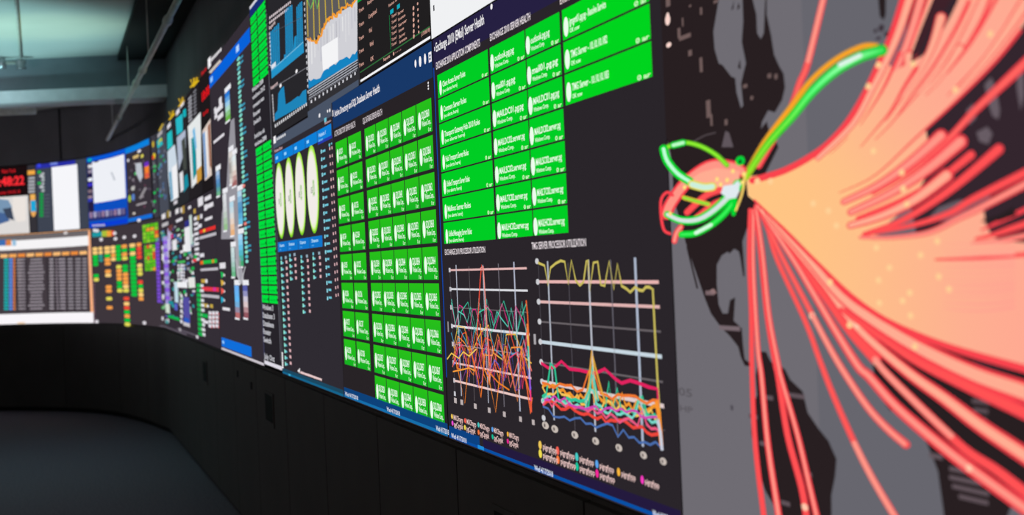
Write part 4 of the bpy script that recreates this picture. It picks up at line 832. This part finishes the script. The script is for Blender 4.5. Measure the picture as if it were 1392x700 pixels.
MB().ctr(132, 219.5, 6, 2, (40, 40, 60), 3).rib([(152.5, 234), (157, 245)], 2, (180, 185, 195), 3).build('page_mark', t)
g = MB().rsz(sL+.02, inv(127, 250)[0], 2.30, ZL-.06, (36, 30, 66), 2)
for y, c in ((226, (225, 225, 230)), (233, (150, 140, 160)), (244, (235, 240, 248)), (251, (60, 50, 200)), (260, (130, 110, 120)), (268, (150, 130, 140)), (272, (50, 60, 180))): g.ctr(123.5, y, 6, 4.5, c, 2.6)
g.disc(123, 217.5, 6, 5, (20, 170, 180), 3); g.build('side_panel', t)
g = MB().rsz(sL+.03, sM-.04, 2.205, 2.29, (40, 50, 110), 2)
for k in range(9): g.ctr(124.5+k*5.5, 292.3-k*.62, 4, 8, [(150, 120, 150), (165, 160, 190), (110, 100, 140)][k % 3], 2.5)
g.build('tool_row', t)
MB().rsz(sL+.03, sM-.02, 2.135, 2.175, (10, 60, 215), 2).rsz(sL+.03, sM-.02, ZL-.04, ZL-.006, (10, 90, 220), 2).build('title_bar', t)

sK = inv(127.3, 400)[0]
t = screen('status_screen', sK+.003, .277, ZB, 2.118, BG4, 'dark screen with a hanging matrix of green, orange and red cells')
CMAP = dict(Y=(250, 205, 125), O=(245, 160, 75), G=(10, 192, 62), R=(235, 75, 55), L=(225, 215, 90), T=(40, 150, 140), D=(50, 90, 80))
cols = [(131, 8, 'YYGGG..GL'), (138.5, 6, 'YYTT'), (147.5, 9, 'YYGOO.OY..OO.L.O'), (155.5, 7, 'YYOY'), (162.5, 8, 'GGGG.LOOOGGL'), (171, 8.5, 'OGOL.GGOOOYL.RYRGOGL'), (182, 9, 'YGYGGGGGGGGGG'), (191, 7.5, 'ORRR.YLL.RGLYO')]
hb = inv(160, 333)[1]; dzz = inv(160, 333)[1]-inv(160.2, 338.5)[1]
for x, w_, st in cols:
    g = MB(); s0 = inv(x-w_/2, 360)[0]; s1 = inv(x+w_/2, 360)[0]; e = (s1-s0)*.18
    for r, ch in enumerate(st):
        if ch == '.': continue
        z = hb-r*dzz*(.98 if r < 14 else 1); g.sz([(s0+e*.3, z-dzz*.8), (s0+e*1.5, z-dzz*.95), (s1-e*1.5, z-dzz*.95), (s1-e*.3, z-dzz*.8), (s1-e*.3, z-dzz*.2), (s1-e*1.5, z-dzz*.05), (s0+e*1.5, z-dzz*.05), (s0+e*.3, z-dzz*.2)], CMAP[ch], 3)
    g.build('status_column', t)
g = MB().ctr(133, 318.5, 14, 6.5, (30, 150, 160), 2).ctr(143.5, 317.5, 9, 8, (170, 190, 60), 2.3).ctr(149, 317.5, 6, 8, (240, 160, 60), 2.3).ctr(154, 317, 4, 7, (225, 80, 60), 2.3); g.build('progress_bar', t)
g = MB()
for x, y in ((138.5, 325.5), (158, 324.5), (170, 322.5), (184, 321), (129.5, 313), (133, 313.5), (190, 299.5), (157, 317), (197.5, 438.8), (132.5, 437)): g.disc(x, y, 5, 4.6, (226, 222, 228), 3)
for k in range(7): g.disc(127.5+k*2.5, 306.5-k*.1, 2, 3, (200, 196, 200), 3)
for k in range(12): g.disc(128.8+k*.08, 382+k*5, 1.8, 2.4, (150, 110, 130), 3)
g.build('icon_row', t)
for nm, x0, x1, y0, n, c1, c2 in (('green_grid', 195.5, 217, 304.5, 5, 4, 6), ('green_grid', 196.8, 211.8, 333, 7, 4, 4)):
    g = MB(); s0, s1 = inv(x0, 330)[0], inv(x1, 330)[0]; zt_ = inv(203, y0)[1]; hh = inv(203, y0)[1]-inv(203.2, y0+5.1)[1]
    for r in range(n):
        for c in range(c1):
            g.rsz(s0+(s1-s0)*c/c1+.01, s0+(s1-s0)*(c+1)/c1-.01, zt_-(r+.88)*hh, zt_-r*hh, rr.choice([(90, 185, 20), (100, 200, 30), (140, 205, 50), (80, 190, 20)]) if not (c == c1-1 and r in (2, 3, 6) or rr.random() < .12) else rr.choice([(240, 160, 50), (230, 90, 50), (200, 210, 70)]), 3)
    g.build(nm, t)
g = MB()
for r in range(17): g.ctr(215.3+r*.2 if r < 2 else 215+r*.17, 326+r*5.2, 5.2, 4.2, (120, 75, 205), 3)
g.build('purple_column', t)
t2 = MB(); s0 = .3; 
for r in range(17): t2.rsz(.3, .85, inv(219, 326+r*5.2)[1]-.018, inv(219, 326+r*5.2)[1]+.018, (140, 95, 220) if r % 2 else (160, 150, 215), 3)
t2.build('purple_column', [o for o in bpy.data.objects if o.get('label', '').startswith('diagram screen crowded')][0])

# far left group
s1_ = sL-.003; s2_ = inv(49, 260)[0]; s3_ = inv(37.5, 245)[0]; s0_ = -8.6
zq = 2.1
t = screen('application_screen', s2_+.003, s1_, 2.122, ZL+.0, (62, 68, 82), 'slate screen with a tall white blank column, beside the red clock')
MB().rsz(s2_+.02, inv(103, 222)[0], ZL-.055, ZL-.005, (40, 46, 165), 2).ctr(74, 222.5, 10, 3, (120, 140, 230), 3).disc(54, 225, 5, 5, (60, 70, 230), 3).build('header_bar', t)
MB().rsz(inv(72, 260)[0], inv(107, 260)[0], 2.13, inv(90, 225)[1], (246, 246, 250), 2).build('page', t)
g = MB()
for r in range(6): g.disc(54+(r % 3)*2.5, 234+r*5, 5, 4, [(20, 180, 70), (190, 195, 200), (150, 160, 165)][r % 3], 2).disc(59, 236+r*4.6, 4, 3, (190, 196, 200), 2)
for r in range(7): g.ctr(57, 264+r*4.8, 5, 4, (20, 150, 70), 2).ctr(64, 265+r*4.8, 8, .8, (100, 106, 120), 2)
g.build('server_list', t)
t = screen('digital_clock', s0_, s3_, inv(20, 266)[1], ZL, (26, 14, 16), 'black clock screen with glowing red digits at the left edge', 'clock')
MB().tx('New York', 3, 235.5, 22, 5, (215, 30, 40), 2).build('clock_text', t); MB().tx('10:48:22', -14, 254, 33.2, 12, (255, 55, 60), 2).tx('10:48:22', -13.2, 254, 34, 12, (255, 45, 55), 2.4).build('clock_digits', t); MB().tx('Tuesday 04.05.18', -8, 264.5, 28, 4, (200, 25, 35), 2).build('clock_text', t)
t = screen('menu_screen', s3_+.003, s2_-.003, 2.122, ZL, (52, 50, 56), 'narrow screen strip with an orange and cyan badge, right of the red clock')
g = MB().ctr(43, 234.5, 10, 6, (240, 170, 70), 2)
for r in range(5): g.ctr(43.5, 242+r*4.6, 9, 3.2, (170, 172, 178), 2)
g.build('list_text', t)
MB().disc(45.5, 280, 9, 30, (235, 170, 90), 2).ctr(45, 267, 7, 6, (240, 180, 90), 2.2).ctr(46, 280, 7.4, 15, (30, 165, 215), 2.8).build('badge', t)
t = screen('video_screen', s0_, s3_, 2.122, inv(20, 266)[1]-.004, (222, 218, 216), 'pale video picture under the red clock')
MB().poly([(-4, 270), (12, 272), (17, 282), (8, 290), (-4, 288)], (120, 150, 180), 2).poly([(-4, 288), (8, 290), (14, 300), (-4, 306)], (70, 100, 150), 2).poly([(4, 284), (16, 282), (20, 300), (10, 296)], (60, 70, 90), 2.6).poly([(18, 268), (36, 268), (36, 300), (24, 302), (18, 285)], (236, 228, 222), 2.6).build('picture', t)
t = screen('table_screen', s0_, sK-.001, ZB, 2.119, (66, 58, 64), 'screen with a wide data table inside an orange and white frame')
zz = lambda y: inv(60, y)[1]
MB().rsz(s0_+.01, sK-.01, zz(317), 2.116, (250, 185, 125), 1).rsz(inv(121.8, 380)[0], sK-.01, zz(427), zq+.0, (245, 175, 130), 1.5).build('frame_line', t, 'orange frame')
MB().rsz(s0_+.01, inv(121, 330)[0], zz(324), zz(318), (110, 104, 106), 2).ctr(90, 316.5, 5, 4, (210, 205, 205), 3).build('tab_bar', t)
MB().rsz(s0_+.01, inv(121, 330)[0], zz(337.5), zz(324.5), (246, 244, 246), 2).ctr(4, 330, 10, 8, (60, 110, 180), 3).ctr(12, 330, 8, 8, (220, 130, 70), 3).ctr(20, 330, 5, 8, (150, 190, 220), 3).build('address_bar', t)
MB().rsz(s0_+.01, inv(121, 345)[0], zz(346), zz(338), (92, 82, 84), 2).build('toolbar', t)
g = MB()
for k in range(10): g.ctr(6+k*12, 348-k*.5, 10, 4.6, [(250, 190, 120), (245, 170, 90), (235, 140, 60)][k % 3], 3)
g.build('table_header', t)
g = MB(); rz0 = 353
for r in range(16):
    y = rz0+r*4.45
    g.ctr(9, y, 6, 3.2, (10, 170, 170), 3).ctr(15.3, y, 5, 3.4, (90, 140, 225), 3).ctr(20, y, 3, 3.2, (215, 125, 70), 3)
    for x, w_, c in ((27, 7, (165, 155, 162)), (31, 9, (140, 132, 140)), (50, rr.uniform(14, 24), (150, 142, 150)), (71, 6, (165, 158, 166)), (78, 3, (150, 140, 150)), (85, 10, (158, 150, 160)), (97, 8, (150, 144, 152)), (107, 7, (150, 144, 152)), (116, 6, (150, 144, 152))): g.ctr(x, y-(x-10)*.01, w_, 2.1, c, 3)
g.build('table_rows', t)
g = MB()
for k in range(7): g.rsz(inv((24, 37, 66, 76, 81, 92, 102)[k], 390)[0]-.012, inv((24, 37, 66, 76, 81, 92, 102)[k], 390)[0]+.012, zz(424), zz(351), (50, 44, 50), 3.6)
g.build('column_lines', t)
MB().rsz(s0_+.01, sK-.01, ZB+.004, zz(425.5), (250, 246, 250), 3).ctr(30, 439, 10, 1.5, (240, 190, 120), 4).build('footer_bar', t)
bpy.context.view_layer.update()
